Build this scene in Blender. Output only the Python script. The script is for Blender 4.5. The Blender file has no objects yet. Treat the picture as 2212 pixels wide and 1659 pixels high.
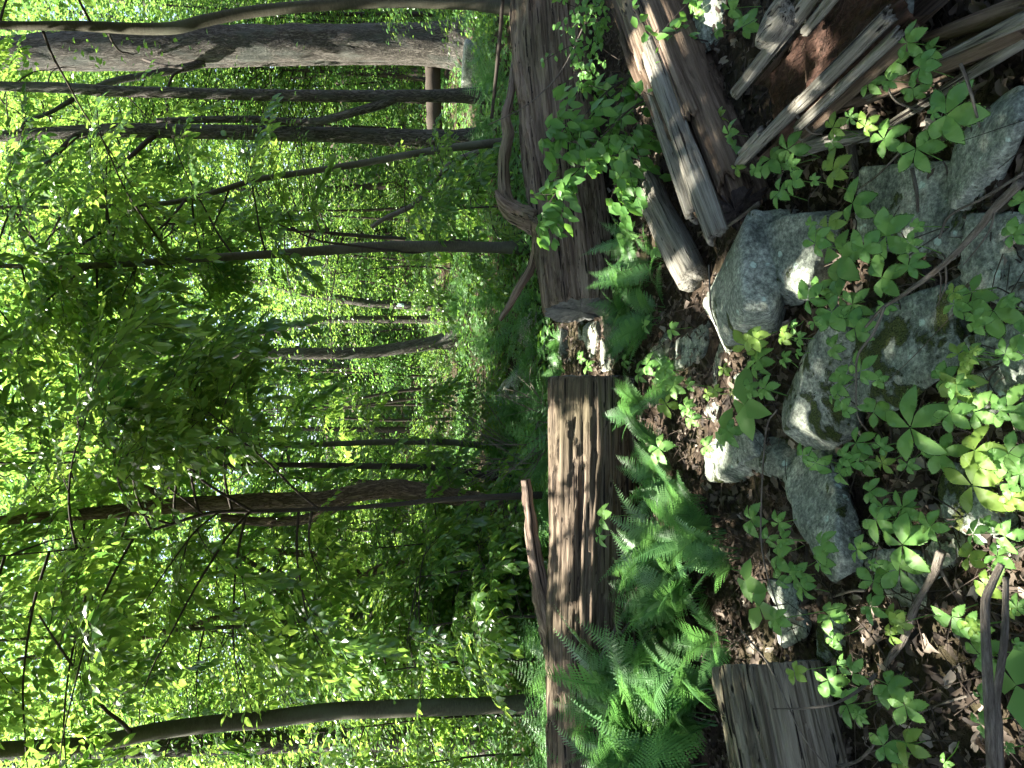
import bpy, bmesh, math, random
import numpy as np
from mathutils import Vector, Matrix, Quaternion

rng = np.random.default_rng(11)
random.seed(11)
scene = bpy.context.scene
COL = scene.collection
PI = math.pi

# ------------------------------------------------------------------ camera
# The photograph lies on its side: the world's "up" points to the picture's left.
CAM = np.array([0.0, 0.0, 1.6])
PITCH = math.radians(10.0)
LENS, SENS = 26.0, 36.0
VW, VH = 2212.0, 1659.0                       # reading grid for positions
FPX = VW * LENS / SENS
FWD = np.array([0, math.cos(PITCH), -math.sin(PITCH)])
UPV = np.array([0, math.sin(PITCH), math.cos(PITCH)])
RGT = np.array([1.0, 0, 0])
cam_d = bpy.data.cameras.new('camera')
cam_d.lens = LENS; cam_d.sensor_width = SENS; cam_d.sensor_fit = 'HORIZONTAL'
cam_d.clip_start = 0.05; cam_d.clip_end = 600
cam = bpy.data.objects.new('camera', cam_d); COL.objects.link(cam)
M = Matrix.Identity(4)
for i in range(3):
    M[i][0] = -UPV[i]; M[i][1] = RGT[i]; M[i][2] = -FWD[i]; M[i][3] = CAM[i]
cam.matrix_world = M
scene.camera = cam

# ------------------------------------------------------------------ sky, sun, exposure
SUN = np.array([-0.40, 0.06, 0.915]); SUN /= np.linalg.norm(SUN)
world = bpy.data.worlds.new('World'); scene.world = world; world.use_nodes = True
wn = world.node_tree.nodes; wl = world.node_tree.links
for n in list(wn): wn.remove(n)
sky = wn.new('ShaderNodeTexSky'); sky.sky_type = 'NISHITA'; sky.sun_disc = False
sky.sun_elevation = math.asin(SUN[2]); sky.sun_rotation = math.atan2(SUN[0], SUN[1])
sky.air_density = 0.8; sky.dust_density = 3.5; sky.ozone_density = 0.5
bg = wn.new('ShaderNodeBackground'); bg.inputs[1].default_value = 0.085
wo = wn.new('ShaderNodeOutputWorld')
wl.new(sky.outputs[0], bg.inputs[0]); wl.new(bg.outputs[0], wo.inputs[0])
sun_d = bpy.data.lights.new('sun', 'SUN'); sun_d.energy = 5.0; sun_d.angle = math.radians(0.53)
sun_d.color = (1.0, 0.95, 0.86)
sun_o = bpy.data.objects.new('sun', sun_d); COL.objects.link(sun_o)
sun_o.rotation_mode = 'QUATERNION'
sun_o.rotation_quaternion = Vector(SUN).to_track_quat('Z', 'Y')
sun_o.location = (-6, 0, 20)
vs = scene.view_settings
vs.view_transform = 'Standard'; vs.look = 'None'; vs.gamma = 1.0; vs.use_curve_mapping = False
vs.exposure = 3.0
cy = scene.cycles
cy.max_bounces = 5; cy.diffuse_bounces = 3; cy.glossy_bounces = 1; cy.transmission_bounces = 4
cy.adaptive_threshold = 0.03
cy.sample_clamp_indirect = 6.0; cy.caustics_reflective = False; cy.caustics_refractive = False
cy.use_denoising = True

# ------------------------------------------------------------------ pixel <-> place helpers
def ray(X, Y):
    return FWD + RGT * ((VH / 2 - Y) / FPX) + UPV * ((VW / 2 - X) / FPX)
def gp(X, Y, z=0.0):
    d = ray(X, Y); t = (z - CAM[2]) / d[2]
    return CAM + d * t
def dp(X, Y, dist):
    d = ray(X, Y); return CAM + d * (dist / d[1])
def depth(p): return float(np.dot(np.asarray(p) - CAM, FWD))

# ------------------------------------------------------------------ noise
def _h(ix, iy, iz, s):
    n = (ix.astype(np.int64) * 374761393 + iy.astype(np.int64) * 668265263 + iz.astype(np.int64) * 1274126177 + s * 974634) & 0xffffffff
    n = ((n ^ (n >> 13)) * 1103515245) & 0xffffffff
    n = ((n ^ (n >> 16)) * 2246822519) & 0xffffffff
    return ((n ^ (n >> 15)) & 0xffffff) / float(0xffffff)
def vn(p, s=0):
    p = np.asarray(p, float); i = np.floor(p); f = p - i; f = f * f * (3 - 2 * f); i = i.astype(np.int64)
    x, y, z = i[..., 0], i[..., 1], i[..., 2]; fx, fy, fz = f[..., 0], f[..., 1], f[..., 2]
    def L(a, b, t): return a + (b - a) * t
    return L(L(L(_h(x, y, z, s), _h(x + 1, y, z, s), fx), L(_h(x, y + 1, z, s), _h(x + 1, y + 1, z, s), fx), fy),
             L(L(_h(x, y, z + 1, s), _h(x + 1, y, z + 1, s), fx), L(_h(x, y + 1, z + 1, s), _h(x + 1, y + 1, z + 1, s), fx), fy), fz)
def fbm(p, s=0, o=4):
    p = np.asarray(p, float); a, v, t = 1.0, 0.0, 0.0
    for k in range(o):
        v = v + a * vn(p * (2 ** k) + 17.3 * k, s + k); t += a; a *= .5
    return v / t
def sstep(a, b, x):
    t = np.clip((x - a) / (b - a), 0, 1); return t * t * (3 - 2 * t)
def gh(x, y):
    x = np.asarray(x, float); y = np.asarray(y, float)
    z = (fbm(np.stack([x * .9, y * .9, x * 0], -1), 3, 3) - .5) * .16
    z = z * sstep(0, 2, y) + np.maximum(0, y - 15) * .045 + np.maximum(0, y - 40) * .06
    return z
def ghs(x, y): return float(gh(np.array([x]), np.array([y]))[0])

# ------------------------------------------------------------------ materials
def newmat(name):
    m = bpy.data.materials.new(name); m.use_nodes = True
    nt = m.node_tree
    for n in list(nt.nodes): nt.nodes.remove(n)
    out = nt.nodes.new('ShaderNodeOutputMaterial')
    return m, nt, out
def N(nt, t, **k):
    n = nt.nodes.new(t)
    for a, v in k.items():
        if a == 'inp':
            for kk, vv in v.items():
                if hasattr(vv, 'is_output') and vv.is_output: nt.links.new(vv, n.inputs[kk])
                else: n.inputs[kk].default_value = vv
        else: setattr(n, a, v)
    return n
def c4(c): return (c[0], c[1], c[2], 1.0)
def ramp(nt, fac, stops, interp='LINEAR'):
    r = nt.nodes.new('ShaderNodeValToRGB'); r.color_ramp.interpolation = interp
    e = r.color_ramp.elements
    while len(e) < len(stops): e.new(.5)
    for i, (p, c) in enumerate(stops):
        e[i].position = p; e[i].color = c4(c) if not isinstance(c, (int, float)) else (c, c, c, 1)
    nt.links.new(fac, r.inputs[0]); return r.outputs[0]
def mixc(nt, fac, a, b, mode='MIX'):
    n = nt.nodes.new('ShaderNodeMix'); n.data_type = 'RGBA'; n.blend_type = mode
    for sock, v in ((n.inputs[0], fac), (n.inputs[6], a), (n.inputs[7], b)):
        if hasattr(v, 'is_output'): nt.links.new(v, sock)
        elif isinstance(v, (int, float)): sock.default_value = v
        else: sock.default_value = c4(v)
    return n.outputs[2]
def math_(nt, op, a, b=0.0):
    n = nt.nodes.new('ShaderNodeMath'); n.operation = op
    for i, v in enumerate((a, b)):
        if hasattr(v, 'is_output'): nt.links.new(v, n.inputs[i])
        else: n.inputs[i].default_value = v
    return n.outputs[0]
def objcoord(nt, scale=(1, 1, 1)):
    tc = nt.nodes.new('ShaderNodeTexCoord'); mp = nt.nodes.new('ShaderNodeMapping')
    mp.inputs['Scale'].default_value = scale
    nt.links.new(tc.outputs['Object'], mp.inputs[0]); return mp.outputs[0]
def grain(nt, scale=(1, 1, 1)):
    a = N(nt, 'ShaderNodeAttribute', attribute_name='grain'); mp = nt.nodes.new('ShaderNodeMapping'); mp.inputs['Scale'].default_value = scale
    oi = nt.nodes.new('ShaderNodeObjectInfo'); nt.links.new(a.outputs['Vector'], mp.inputs[0])
    ad = N(nt, 'ShaderNodeVectorMath', operation='ADD', inp={0: mp.outputs[0]}); sc = math_(nt, 'MULTIPLY', oi.outputs['Random'], 37.0); nt.links.new(sc, ad.inputs[1])
    return ad.outputs[0]
def noise(nt, vec, scale, detail=4, rough=.55, dist=0.0):
    n = N(nt, 'ShaderNodeTexNoise', inp={'Vector': vec, 'Scale': scale, 'Detail': detail, 'Roughness': rough, 'Distortion': dist})
    return n.outputs['Fac']
def bump(nt, h, strength, dist, prev=None):
    b = N(nt, 'ShaderNodeBump', inp={'Height': h, 'Strength': strength, 'Distance': dist})
    if prev is not None: nt.links.new(prev, b.inputs['Normal'])
    return b.outputs[0]
def pbsdf(nt, out, col, rough=.8, spec=.3, normal=None):
    p = nt.nodes.new('ShaderNodeBsdfPrincipled')
    if hasattr(col, 'is_output'): nt.links.new(col, p.inputs['Base Color'])
    else: p.inputs['Base Color'].default_value = c4(col)
    if hasattr(rough, 'is_output'): nt.links.new(rough, p.inputs['Roughness'])
    else: p.inputs['Roughness'].default_value = rough
    p.inputs['Specular IOR Level'].default_value = spec
    if normal is not None: nt.links.new(normal, p.inputs['Normal'])
    if out is not None: nt.links.new(p.outputs[0], out.inputs[0])
    return p

def leafmat(name, c1, c2, t1, t2, mixf=.5, rough=.42, spec=.45, hi=None):
    m, nt, out = newmat(name)
    at = N(nt, 'ShaderNodeAttribute', attribute_name='var')
    oi = nt.nodes.new('ShaderNodeObjectInfo')
    f = math_(nt, 'ADD', math_(nt, 'MULTIPLY', at.outputs['Fac'], .5), math_(nt, 'MULTIPLY', oi.outputs['Random'], .5))
    col = mixc(nt, f, c1, c2); tr = mixc(nt, f, t1, t2)
    p = pbsdf(nt, None, col, rough, spec)
    t = N(nt, 'ShaderNodeBsdfTranslucent', inp={'Color': tr})
    mx = N(nt, 'ShaderNodeMixShader', inp={0: mixf})
    nt.links.new(p.outputs[0], mx.inputs[1]); nt.links.new(t.outputs[0], mx.inputs[2])
    nt.links.new(mx.outputs[0], out.inputs[0])
    return m
M_LEAF = leafmat('beech_leaf', (.030, .085, .022), (.070, .145, .030), (.09, .25, .04), (.39, .55, .085), .5, .27, .5)
M_FAR = leafmat('wood_leaf', (.035, .09, .028), (.075, .15, .04), (.10, .24, .05), (.34, .47, .10), .47, .27, .5)
M_CANOPY = leafmat('canopy_leaf', (.035, .08, .02), (.06, .12, .025), (.12, .26, .03), (.20, .36, .05))
M_CREEP = leafmat('creeper_leaf', (.09, .215, .05), (.16, .30, .07), (.18, .38, .06), (.30, .50, .09), .4, .5, .35)
M_YOUNG = leafmat('young_leaf', (.13, .24, .04), (.20, .29, .055), (.28, .44, .06), (.36, .46, .07), .4, .5, .35)
M_FERN = leafmat('fern_leaf', (.045, .13, .035), (.085, .19, .05), (.09, .25, .05), (.16, .34, .08), .38, .45, .4)
M_SHRUB = leafmat('shrub_leaf', (.06, .16, .035), (.10, .22, .045), (.14, .34, .05), (.22, .42, .06), .42, .45, .4)
M_COVER = leafmat('cover_leaf', (.04, .11, .025), (.08, .18, .04), (.12, .30, .03), (.22, .40, .05), .42, .5, .35)

def m_litter():
    m, nt, out = newmat('dead_leaf')
    at = N(nt, 'ShaderNodeAttribute', attribute_name='var')
    col = ramp(nt, at.outputs['Fac'], [(0, (.018, .013, .009)), (.35, (.055, .040, .028)), (.7, (.125, .098, .073)), (1, (.29, .25, .20))])
    n = noise(nt, objcoord(nt), 60, 3)
    col = mixc(nt, .35, col, mixc(nt, n, (.5, .5, .5), (1.2, 1.2, 1.2)), 'MULTIPLY')
    p = pbsdf(nt, None, col, .75, .25)
    t = N(nt, 'ShaderNodeBsdfTranslucent', inp={'Color': col})
    mx = N(nt, 'ShaderNodeMixShader', inp={0: .2})
    nt.links.new(p.outputs[0], mx.inputs[1]); nt.links.new(t.outputs[0], mx.inputs[2]); nt.links.new(mx.outputs[0], out.inputs[0])
    return m
M_LITTER = m_litter()

def m_ground():
    m, nt, out = newmat('forest_soil')
    v = objcoord(nt)
    a = noise(nt, v, 1.3, 5); b = noise(nt, v, 26, 4, .7)
    col = ramp(nt, b, [(.25, (.012, .009, .007)), (.5, (.035, .025, .017)), (.75, (.085, .063, .044))])
    col = mixc(nt, ramp(nt, a, [(.5, 0.0), (.7, .35)]), col, (.05, .06, .018))
    pbsdf(nt, out, col, .95, .1, bump(nt, b, .9, .03))
    return m
M_GROUND = m_ground()

def m_rock(name, seed, moss=.5, tint=(1, 1, 1), lich=.5):
    m, nt, out = newmat(name)
    tc = nt.nodes.new('ShaderNodeTexCoord'); mp = nt.nodes.new('ShaderNodeMapping')
    nt.links.new(tc.outputs['Object'], mp.inputs[0]); mp.inputs['Location'].default_value = (seed * 3.1, seed * 1.7, seed)
    oi = nt.nodes.new('ShaderNodeObjectInfo')
    sh = N(nt, 'ShaderNodeVectorMath', operation='ADD', inp={0: mp.outputs[0]})
    nt.links.new(oi.outputs['Random'], sh.inputs[1]); v = sh.outputs[0]
    a = noise(nt, v, 5, 6, .65); b = noise(nt, v, 70, 4, .7); c = noise(nt, v, 9, 5, .6, .4)
    col = ramp(nt, a, [(.3, (.08 * tint[0], .09 * tint[1], .073 * tint[2])), (.5, (.175 * tint[0], .188 * tint[1], .152 * tint[2])), (.72, (.31 * tint[0], .32 * tint[1], .265 * tint[2]))])
    b2 = noise(nt, v, 28, 5, .7)
    col = mixc(nt, .9, col, ramp(nt, b, [(.34, (.4, .4, .4)), (.5, (.95, .95, .95)), (.68, (1.8, 1.8, 1.75))]), 'MULTIPLY')
    col = mixc(nt, .8, col, ramp(nt, b2, [(.36, (.5, .53, .5)), (.5, (1, 1, 1)), (.66, (1.5, 1.5, 1.45))]), 'MULTIPLY')
    # pale green lichen rosettes with hard edges
    vo = N(nt, 'ShaderNodeTexVoronoi', inp={'Vector': v, 'Scale': 13.0, 'Randomness': 1.0})
    lv = math_(nt, 'ADD', vo.outputs['Distance'], math_(nt, 'MULTIPLY', b, .35))
    lf = math_(nt, 'MULTIPLY', ramp(nt, lv, [(.30, 1.0), (.36, 0.0)]), ramp(nt, c, [(.52 - .06 * lich, 0.0), (.57 - .06 * lich, 1.0)]))
    col = mixc(nt, lf, col, (.36, .45, .37))
    # moss cushions
    geo = nt.nodes.new('ShaderNodeNewGeometry'); sx = nt.nodes.new('ShaderNodeSeparateXYZ'); nt.links.new(geo.outputs['Normal'], sx.inputs[0])
    mv = math_(nt, 'ADD', noise(nt, v, 7.5, 5, .6, .3), math_(nt, 'MULTIPLY', b, .12))
    mf = ramp(nt, mv, [(.70 - .14 * moss, 0.0), (.74 - .14 * moss, 1.0)])
    mcol = ramp(nt, noise(nt, v, 130, 3), [(.3, (.018, .026, .006)), (.7, (.075, .095, .018))])
    col = mixc(nt, mf, col, mcol)
    h1 = bump(nt, a, .7, .05); h2 = bump(nt, b, .55, .012, h1)
    h3 = bump(nt, math_(nt, 'MULTIPLY', mf, noise(nt, v, 150, 2)), .8, .02, h2)
    pbsdf(nt, out, col, .88, .25, h3)
    return m
M_ROCKS = [m_rock('mossy_stone', 0, .55), m_rock('lichen_stone', 1, .15, (1.03, 1.05, 1.06), 1.0), m_rock('dark_stone', 2, .9, (.8, .85, .85), .6),
           m_rock('pale_stone', 3, -.6, (1.35, 1.32, 1.28), .3)]

def m_wood(name, dark, mid, light, scl=(1.1, 26, 26), tint=None, bstr=.9, holes=True, moss=0.0):
    m, nt, out = newmat(name)
    n = noise(nt, grain(nt, scl), 1.0, 6, .65, .25)
    n2 = noise(nt, grain(nt, (scl[0] * 3, scl[1] * 3.2, scl[2] * 3.2)), 1.0, 4, .7)
    big = noise(nt, grain(nt, (.9, 2.4, 2.4)), 1.0, 4, .6)
    f = math_(nt, 'ADD', math_(nt, 'MULTIPLY', n, .6), math_(nt, 'MULTIPLY', n2, .4))
    col = ramp(nt, f, [(.32, dark), (.44, mid), (.58, light), (.72, tuple(min(.7, x * 1.4) for x in light))])
    if tint: col = mixc(nt, ramp(nt, big, [(.42, 0.0), (.60, .75)]), col, tint, 'MULTIPLY')
    hgt = f
    if holes:
        vo = N(nt, 'ShaderNodeTexVoronoi', inp={'Vector': grain(nt, (9, 34, 34)), 'Scale': 1.0})
        hm = math_(nt, 'MULTIPLY', ramp(nt, vo.outputs['Distance'], [(.13, 1.0), (.2, 0.0)]), ramp(nt, noise(nt, grain(nt, (3, 5, 5)), 1.0, 2), [(.5, 0.0), (.6, 1.0)]))
        # dark slits where the grain has opened
        sl = ramp(nt, noise(nt, grain(nt, (scl[0] * .9, scl[1] * 1.7, scl[2] * 1.7)), 1.0, 3, .5), [(.34, 1.0), (.385, 0.0)])
        hm = math_(nt, 'MAXIMUM', hm, sl)
        col = mixc(nt, hm, col, (.012, .009, .007))
        hgt = math_(nt, 'SUBTRACT', f, math_(nt, 'MULTIPLY', hm, .5))
    pbsdf(nt, out, col, .9, .15, bump(nt, hgt, bstr, .022))
    return m
M_WOOD = m_wood('weathered_log', (.016, .011, .008), (.060, .044, .030), (.145, .112, .080), tint=(.68, .76, .60), bstr=1.0)
M_WOODN = m_wood('bleached_log', (.022, .018, .012), (.105, .086, .060), (.225, .195, .145), tint=(.78, .84, .68), bstr=1.0)
M_WOODR = m_wood('red_weathered_log', (.022, .014, .010), (.092, .064, .046), (.205, .155, .118), tint=(.64, .74, .54), bstr=1.0)
M_GREYWOOD = m_wood('silver_wood', (.030, .026, .020), (.105, .096, .076), (.225, .215, .178), (1.8, 44, 44), holes=True, bstr=1.0)
M_BROWNWOOD = m_wood('brown_split_wood', (.018, .012, .008), (.062, .042, .027), (.125, .092, .064), (1.8, 36, 36), holes=False)
M_ROT = m_wood('rotten_heartwood', (.008, .005, .004), (.030, .017, .012), (.072, .040, .028), (9, 30, 30), holes=False, bstr=1.0)
M_CUT = m_wood('sawn_grey_end', (.030, .030, .028), (.075, .077, .070), (.13, .13, .12), (9, 9, 9), holes=False, bstr=.5)
M_CHAR = m_wood('charred_wood', (.006, .005, .005), (.016, .013, .012), (.035, .03, .028), holes=False)
M_STICK = m_wood('dead_twig', (.030, .024, .018), (.080, .067, .052), (.16, .14, .112), (14, 90, 90), holes=False, bstr=.8)

def m_bark(name, dark, mid, light, scl, bstr, bd, patch=None, plates=.45):
    m, nt, out = newmat(name)
    n = noise(nt, grain(nt, scl), 1.0, 5, .62, .5)
    n2 = noise(nt, grain(nt, (scl[0] * 3.5, scl[1] * 2.2, scl[2] * 2.2)), 1.0, 4, .7)
    rid = math_(nt, 'ABSOLUTE', math_(nt, 'SUBTRACT', n, .5))
    f = math_(nt, 'ADD', math_(nt, 'MULTIPLY', ramp(nt, rid, [(0, 0.0), (.10, 1.0)]), plates), math_(nt, 'MULTIPLY', n2, 1 - plates))
    col = ramp(nt, f, [(.18, dark), (.5, mid), (.85, light)])
    if patch:
        pn = noise(nt, grain(nt, (1.6, 4, 4)), 1.0, 5, .6)
        col = mixc(nt, ramp(nt, pn, [(.50, 0.0), (.66, .7)]), col, patch)
    pbsdf(nt, out, col, .9, .2, bump(nt, f, bstr, bd))
    return m
M_BARK = m_bark('furrowed_bark', (.016, .014, .011), (.070, .062, .050), (.14, .128, .108), (7, 34, 34), 1.0, .03, (.085, .095, .08))
M_BARKB = m_bark('brown_furrowed_bark', (.024, .017, .011), (.115, .082, .050), (.20, .15, .10), (8, 38, 38), 1.0, .03)
M_SMOOTH = m_bark('smooth_young_bark', (.036, .034, .022), (.062, .058, .039), (.098, .094, .066), (26, 12, 12), .3, .006, (.095, .10, .07), .12)
M_TWIG = m_bark('dark_twig_bark', (.018, .014, .011), (.036, .029, .022), (.06, .05, .04), (30, 30, 30), .3, .004, None, .1)

# ------------------------------------------------------------------ mesh collector
class MB:
    def __init__(s): s.V = []; s.Q = []; s.T = []; s.C = []; s.QM = []; s.TM = []; s.G = []; s.n = 0
    def add(s, V, Q=None, T=None, c=.5, m=0, g=None):
        V = np.asarray(V, float).reshape(-1, 3)
        if Q is not None and len(Q): Q = np.asarray(Q).reshape(-1, 4); s.Q.append(Q + s.n); s.QM.append(np.full(len(Q), m))
        if T is not None and len(T): T = np.asarray(T).reshape(-1, 3); s.T.append(T + s.n); s.TM.append(np.full(len(T), m))
        s.V.append(V); s.G.append(V if g is None else g); s.C.append(np.full(len(V), c) if np.isscalar(c) else np.asarray(c)); s.n += len(V)
    def mesh(s, name, mats, smooth=True):
        me = bpy.data.meshes.new(name)
        V = np.concatenate(s.V); Q = np.concatenate(s.Q) if s.Q else np.zeros((0, 4), int); T = np.concatenate(s.T) if s.T else np.zeros((0, 3), int)
        me.vertices.add(len(V)); me.vertices.foreach_set('co', V.astype(np.float32).ravel())
        nl = Q.size + T.size; me.loops.add(nl)
        me.loops.foreach_set('vertex_index', np.concatenate([Q.ravel(), T.ravel()]).astype(np.int32))
        me.polygons.add(len(Q) + len(T))
        st = np.concatenate([np.arange(len(Q)) * 4, Q.size + np.arange(len(T)) * 3]).astype(np.int32)
        me.polygons.foreach_set('loop_start', st)
        mi = np.concatenate([np.concatenate(s.QM) if s.QM else np.zeros(0), np.concatenate(s.TM) if s.TM else np.zeros(0)]).astype(np.int32)
        me.polygons.foreach_set('material_index', mi)
        me.polygons.foreach_set('use_smooth', np.full(len(mi), smooth))
        a = me.attributes.new('var', 'FLOAT', 'POINT'); a.data.foreach_set('value', np.concatenate(s.C).astype(np.float32))
        ga = me.attributes.new('grain', 'FLOAT_VECTOR', 'POINT'); ga.data.foreach_set('vector', np.concatenate(s.G).astype(np.float32).ravel())
        for m in (mats if isinstance(mats, (list, tuple)) else [mats]): me.materials.append(m)
        me.update(calc_edges=True); me.validate()
        return me

def thing(name, label, cat, loc=(0, 0, 0), group=None, mesh=None, kind=None):
    o = bpy.data.objects.new(name, mesh); COL.objects.link(o); o.location = [float(x) for x in loc]
    if label: o['label'] = label
    if cat: o['category'] = cat
    if group: o['group'] = group
    if kind: o['kind'] = kind
    return o
def part(name, mesh, parent, mat=None, kind=None, label=None):
    o = bpy.data.objects.new(name, mesh); COL.objects.link(o); o.parent = parent
    if mat is not None: o.matrix_local = mat
    if kind: o['kind'] = kind
    if label: o['label'] = label
    return o
def structure(name, mesh, label):
    return thing(name, label, None, mesh=mesh, kind='structure')

def rotm(xa, za):
    x = Vector([float(v) for v in xa]).normalized(); z = Vector([float(v) for v in za]); z = (z - x * z.dot(x)).normalized(); y = z.cross(x)
    m = Matrix.Identity(4)
    for i in range(3): m[i][0], m[i][1], m[i][2] = x[i], y[i], z[i]
    return m
def place(loc, xa=(1, 0, 0), za=(0, 0, 1), s=1.0):
    m = rotm(xa, za) @ Matrix.Diagonal((s, s, s, 1)); m.translation = Vector([float(v) for v in loc]); return m

def smooth_path(P, R, n):
    P = np.asarray(P, float); R = np.asarray(R, float)
    if len(P) == 2: P = np.array([P[0], (P[0] + P[1]) / 2, P[1]]); R = np.array([R[0], (R[0] + R[1]) / 2, R[1]])
    A = np.vstack([2 * P[0] - P[1], P, 2 * P[-1] - P[-2]]); k = len(P) - 1
    t = np.linspace(0, k - 1e-6, n); i = np.floor(t).astype(int); f = (t - i)[:, None]
    p0, p1, p2, p3 = A[i], A[i + 1], A[i + 2], A[i + 3]
    out = .5 * (2 * p1 + (p2 - p0) * f + (2 * p0 - 5 * p1 + 4 * p2 - p3) * f ** 2 + (3 * p1 - p0 - 3 * p2 + p3) * f ** 3)
    return out, np.interp(t, np.arange(k + 1), R)
def tube(mb, P, R, sides=8, n=None, rough=0.0, seed=0, c=.5, m=0, fr=6.0, flat=None):
    n = n or max(4, len(P) * 4)
    P, R = smooth_path(P, R, n)
    T = np.gradient(P, axis=0); T /= np.linalg.norm(T, axis=1)[:, None] + 1e-9
    u = np.cross(T[0], [0.3, 0.9, 0.2]);
    if np.linalg.norm(u) < .1: u = np.cross(T[0], [1, 0, 0])
    U = []
    for i in range(n):
        u = u - T[i] * np.dot(u, T[i]); u = u / np.linalg.norm(u); U.append(u)
    U = np.array(U); W = np.cross(T, U)
    th = np.arange(sides) / sides * 2 * PI
    dirs = U[:, None] * np.cos(th)[None, :, None] + W[:, None] * np.sin(th)[None, :, None]
    rr = R[:, None] * np.ones((1, sides))
    if rough:
        q = P[:, None] * np.array([1.0, 1, .35]) * fr + dirs * R[:, None, None] * fr * 2.2
        rr = rr * (1 + rough * 2 * (fbm(q, seed, 3) - .5))
    V = (P[:, None] + dirs * rr[..., None]).reshape(-1, 3)
    i, j = np.meshgrid(np.arange(n - 1), np.arange(sides), indexing='ij')
    a = i * sides + j; b = i * sides + (j + 1) % sides
    Q = np.stack([a, b, b + sides, a + sides], -1).reshape(-1, 4)
    V = np.vstack([V, P[0], P[-1]]); k = n * sides
    T3 = [[k, (s + 1) % sides, s] for s in range(sides)] + [[k + 1, (n - 1) * sides + s, (n - 1) * sides + (s + 1) % sides] for s in range(sides)]
    al = np.concatenate([[0], np.cumsum(np.linalg.norm(np.diff(P, axis=0), axis=1))])
    G = np.stack([np.repeat(al, sides), (R[:, None] * np.cos(th)[None]).ravel(), (R[:, None] * np.sin(th)[None]).ravel()], 1)
    G = np.vstack([G, [al[0], 0, 0], [al[-1], 0, 0]])
    mb.add(V, Q, T3, c, m, G)
    return P

# leaf templates ------------------------------------------------------------
def leaf_t(L=1.0, W=.5, fold=.18, curl=.15):
    t = np.array([0, .36, .72, 1.0]); mid = np.stack([t * L, t * 0, -curl * t * t * L], 1)
    sd = [(.30, .47), (.68, .36)]
    lf = np.array([[a * L, w * W, fold * w * W - curl * a * a * L] for a, w in sd]); rt = lf * [1, -1, 1]
    V = np.vstack([mid, lf, rt])
    Q = [[1, 2, 5, 4], [2, 1, 6, 7]]; T = [[0, 1, 4], [2, 3, 5], [1, 0, 6], [3, 2, 7]]
    return V, np.array(Q), np.array(T)
def leaf_q(L=1.0, W=.6):
    V = np.array([[0, 0, 0], [.45 * L, W / 2, .08 * L], [L, 0, -.06 * L], [.45 * L, -W / 2, .08 * L]])
    return V, np.array([[0, 3, 2, 1]]), None
def scatter(mb, tpl, pos, xa, za, s, c, m=0):
    V, Q, T = tpl; pos = np.asarray(pos); n = len(pos)
    if n == 0: return
    x = xa / (np.linalg.norm(xa, axis=1)[:, None] + 1e-9); z = za - x * np.sum(za * x, 1)[:, None]; z /= np.linalg.norm(z, axis=1)[:, None] + 1e-9
    y = np.cross(z, x); R = np.stack([x, y, z], -1)
    VV = np.einsum('nij,kj->nki', R, V) * np.asarray(s).reshape(-1, 1, 1) + pos[:, None]
    k = len(V); off = (np.arange(n) * k)[:, None, None]
    mb.add(VV.reshape(-1, 3), (Q[None] + off).reshape(-1, 4) if Q is not None else None,
           (T[None] + off).reshape(-1, 3) if T is not None else None, np.repeat(c, k), m)

# ================================================================== SETTING: ground
def grid_ground():
    xs = np.concatenate([np.linspace(-90, -8, 24), np.linspace(-7.5, 7.5, 190), np.linspace(8, 90, 24)])
    ys = np.concatenate([np.linspace(-12, .6, 10), np.linspace(.8, 9, 150), np.linspace(9.2, 30, 90), np.linspace(31, 140, 40)])
    X, Y = np.meshgrid(xs, ys, indexing='ij'); Z = gh(X, Y)
    Z += (fbm(np.stack([X * 7, Y * 7, X * 0], -1), 9, 3) - .5) * .05 * (1 - sstep(9, 20, Y))
    V = np.stack([X, Y, Z], -1).reshape(-1, 3); ny = len(ys)
    i, j = np.meshgrid(np.arange(len(xs) - 1), np.arange(ny - 1), indexing='ij'); a = i * ny + j
    mb = MB(); mb.add(V, np.stack([a, a + ny, a + ny + 1, a + 1], -1).reshape(-1, 4))
    structure('ground', mb.mesh('ground', M_GROUND), 'brown forest floor of soil and rotted leaves')
grid_ground()

# ================================================================== ROCKS
def ico(sub):
    bm = bmesh.new(); bmesh.ops.create_icosphere(bm, subdivisions=sub, radius=1.0)
    V = np.array([v.co[:] for v in bm.verts]); T = np.array([[v.index for v in f.verts] for f in bm.faces]); bm.free(); return V, T
ICO = {3: ico(3), 4: ico(4), 5: ico(5)}
def rock_mesh(seed, size, sub=4, rough=.1, planes=9, p=16, strata=0.0):
    r = np.random.default_rng(seed); D, T = ICO[sub]
    n = r.normal(size=(planes, 3)); n /= np.linalg.norm(n, axis=1)[:, None]; h = r.uniform(.62, 1.0, planes)
    n = np.vstack([n, np.eye(3), -np.eye(3)]); h = np.concatenate([h, np.full(6, .95)])
    q = np.maximum(0, D @ n.T / h)
    rad = (np.sum(q ** p, 1)) ** (-1.0 / p)
    V = D * rad[:, None]
    V = V / np.abs(V).max(0)
    V = V * np.asarray(size) / 2
    sc = 2.2 / max(size)
    V = V * (1 + rough * 2 * (fbm(V * sc * 1.3 + seed, seed, 4) - .5)[:, None] + rough * .8 * (np.abs(fbm(V * sc * 4 + seed, seed + 5, 4) - .5))[:, None])
    if strata:
        V[:, 2] += strata * size[2] * (np.round(V[:, 2] / size[2] * 6 + V[:, 0] * 1.5) / 6 - V[:, 2] / size[2])
    # chips and pits
    pit = sstep(.62, .72, fbm(V * sc * 3 + 40, seed + 9, 3)); V *= (1 - .05 * pit)[:, None]
    mb = MB(); mb.add(V, None, T); return mb
ROCK_SPOTS = []
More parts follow.
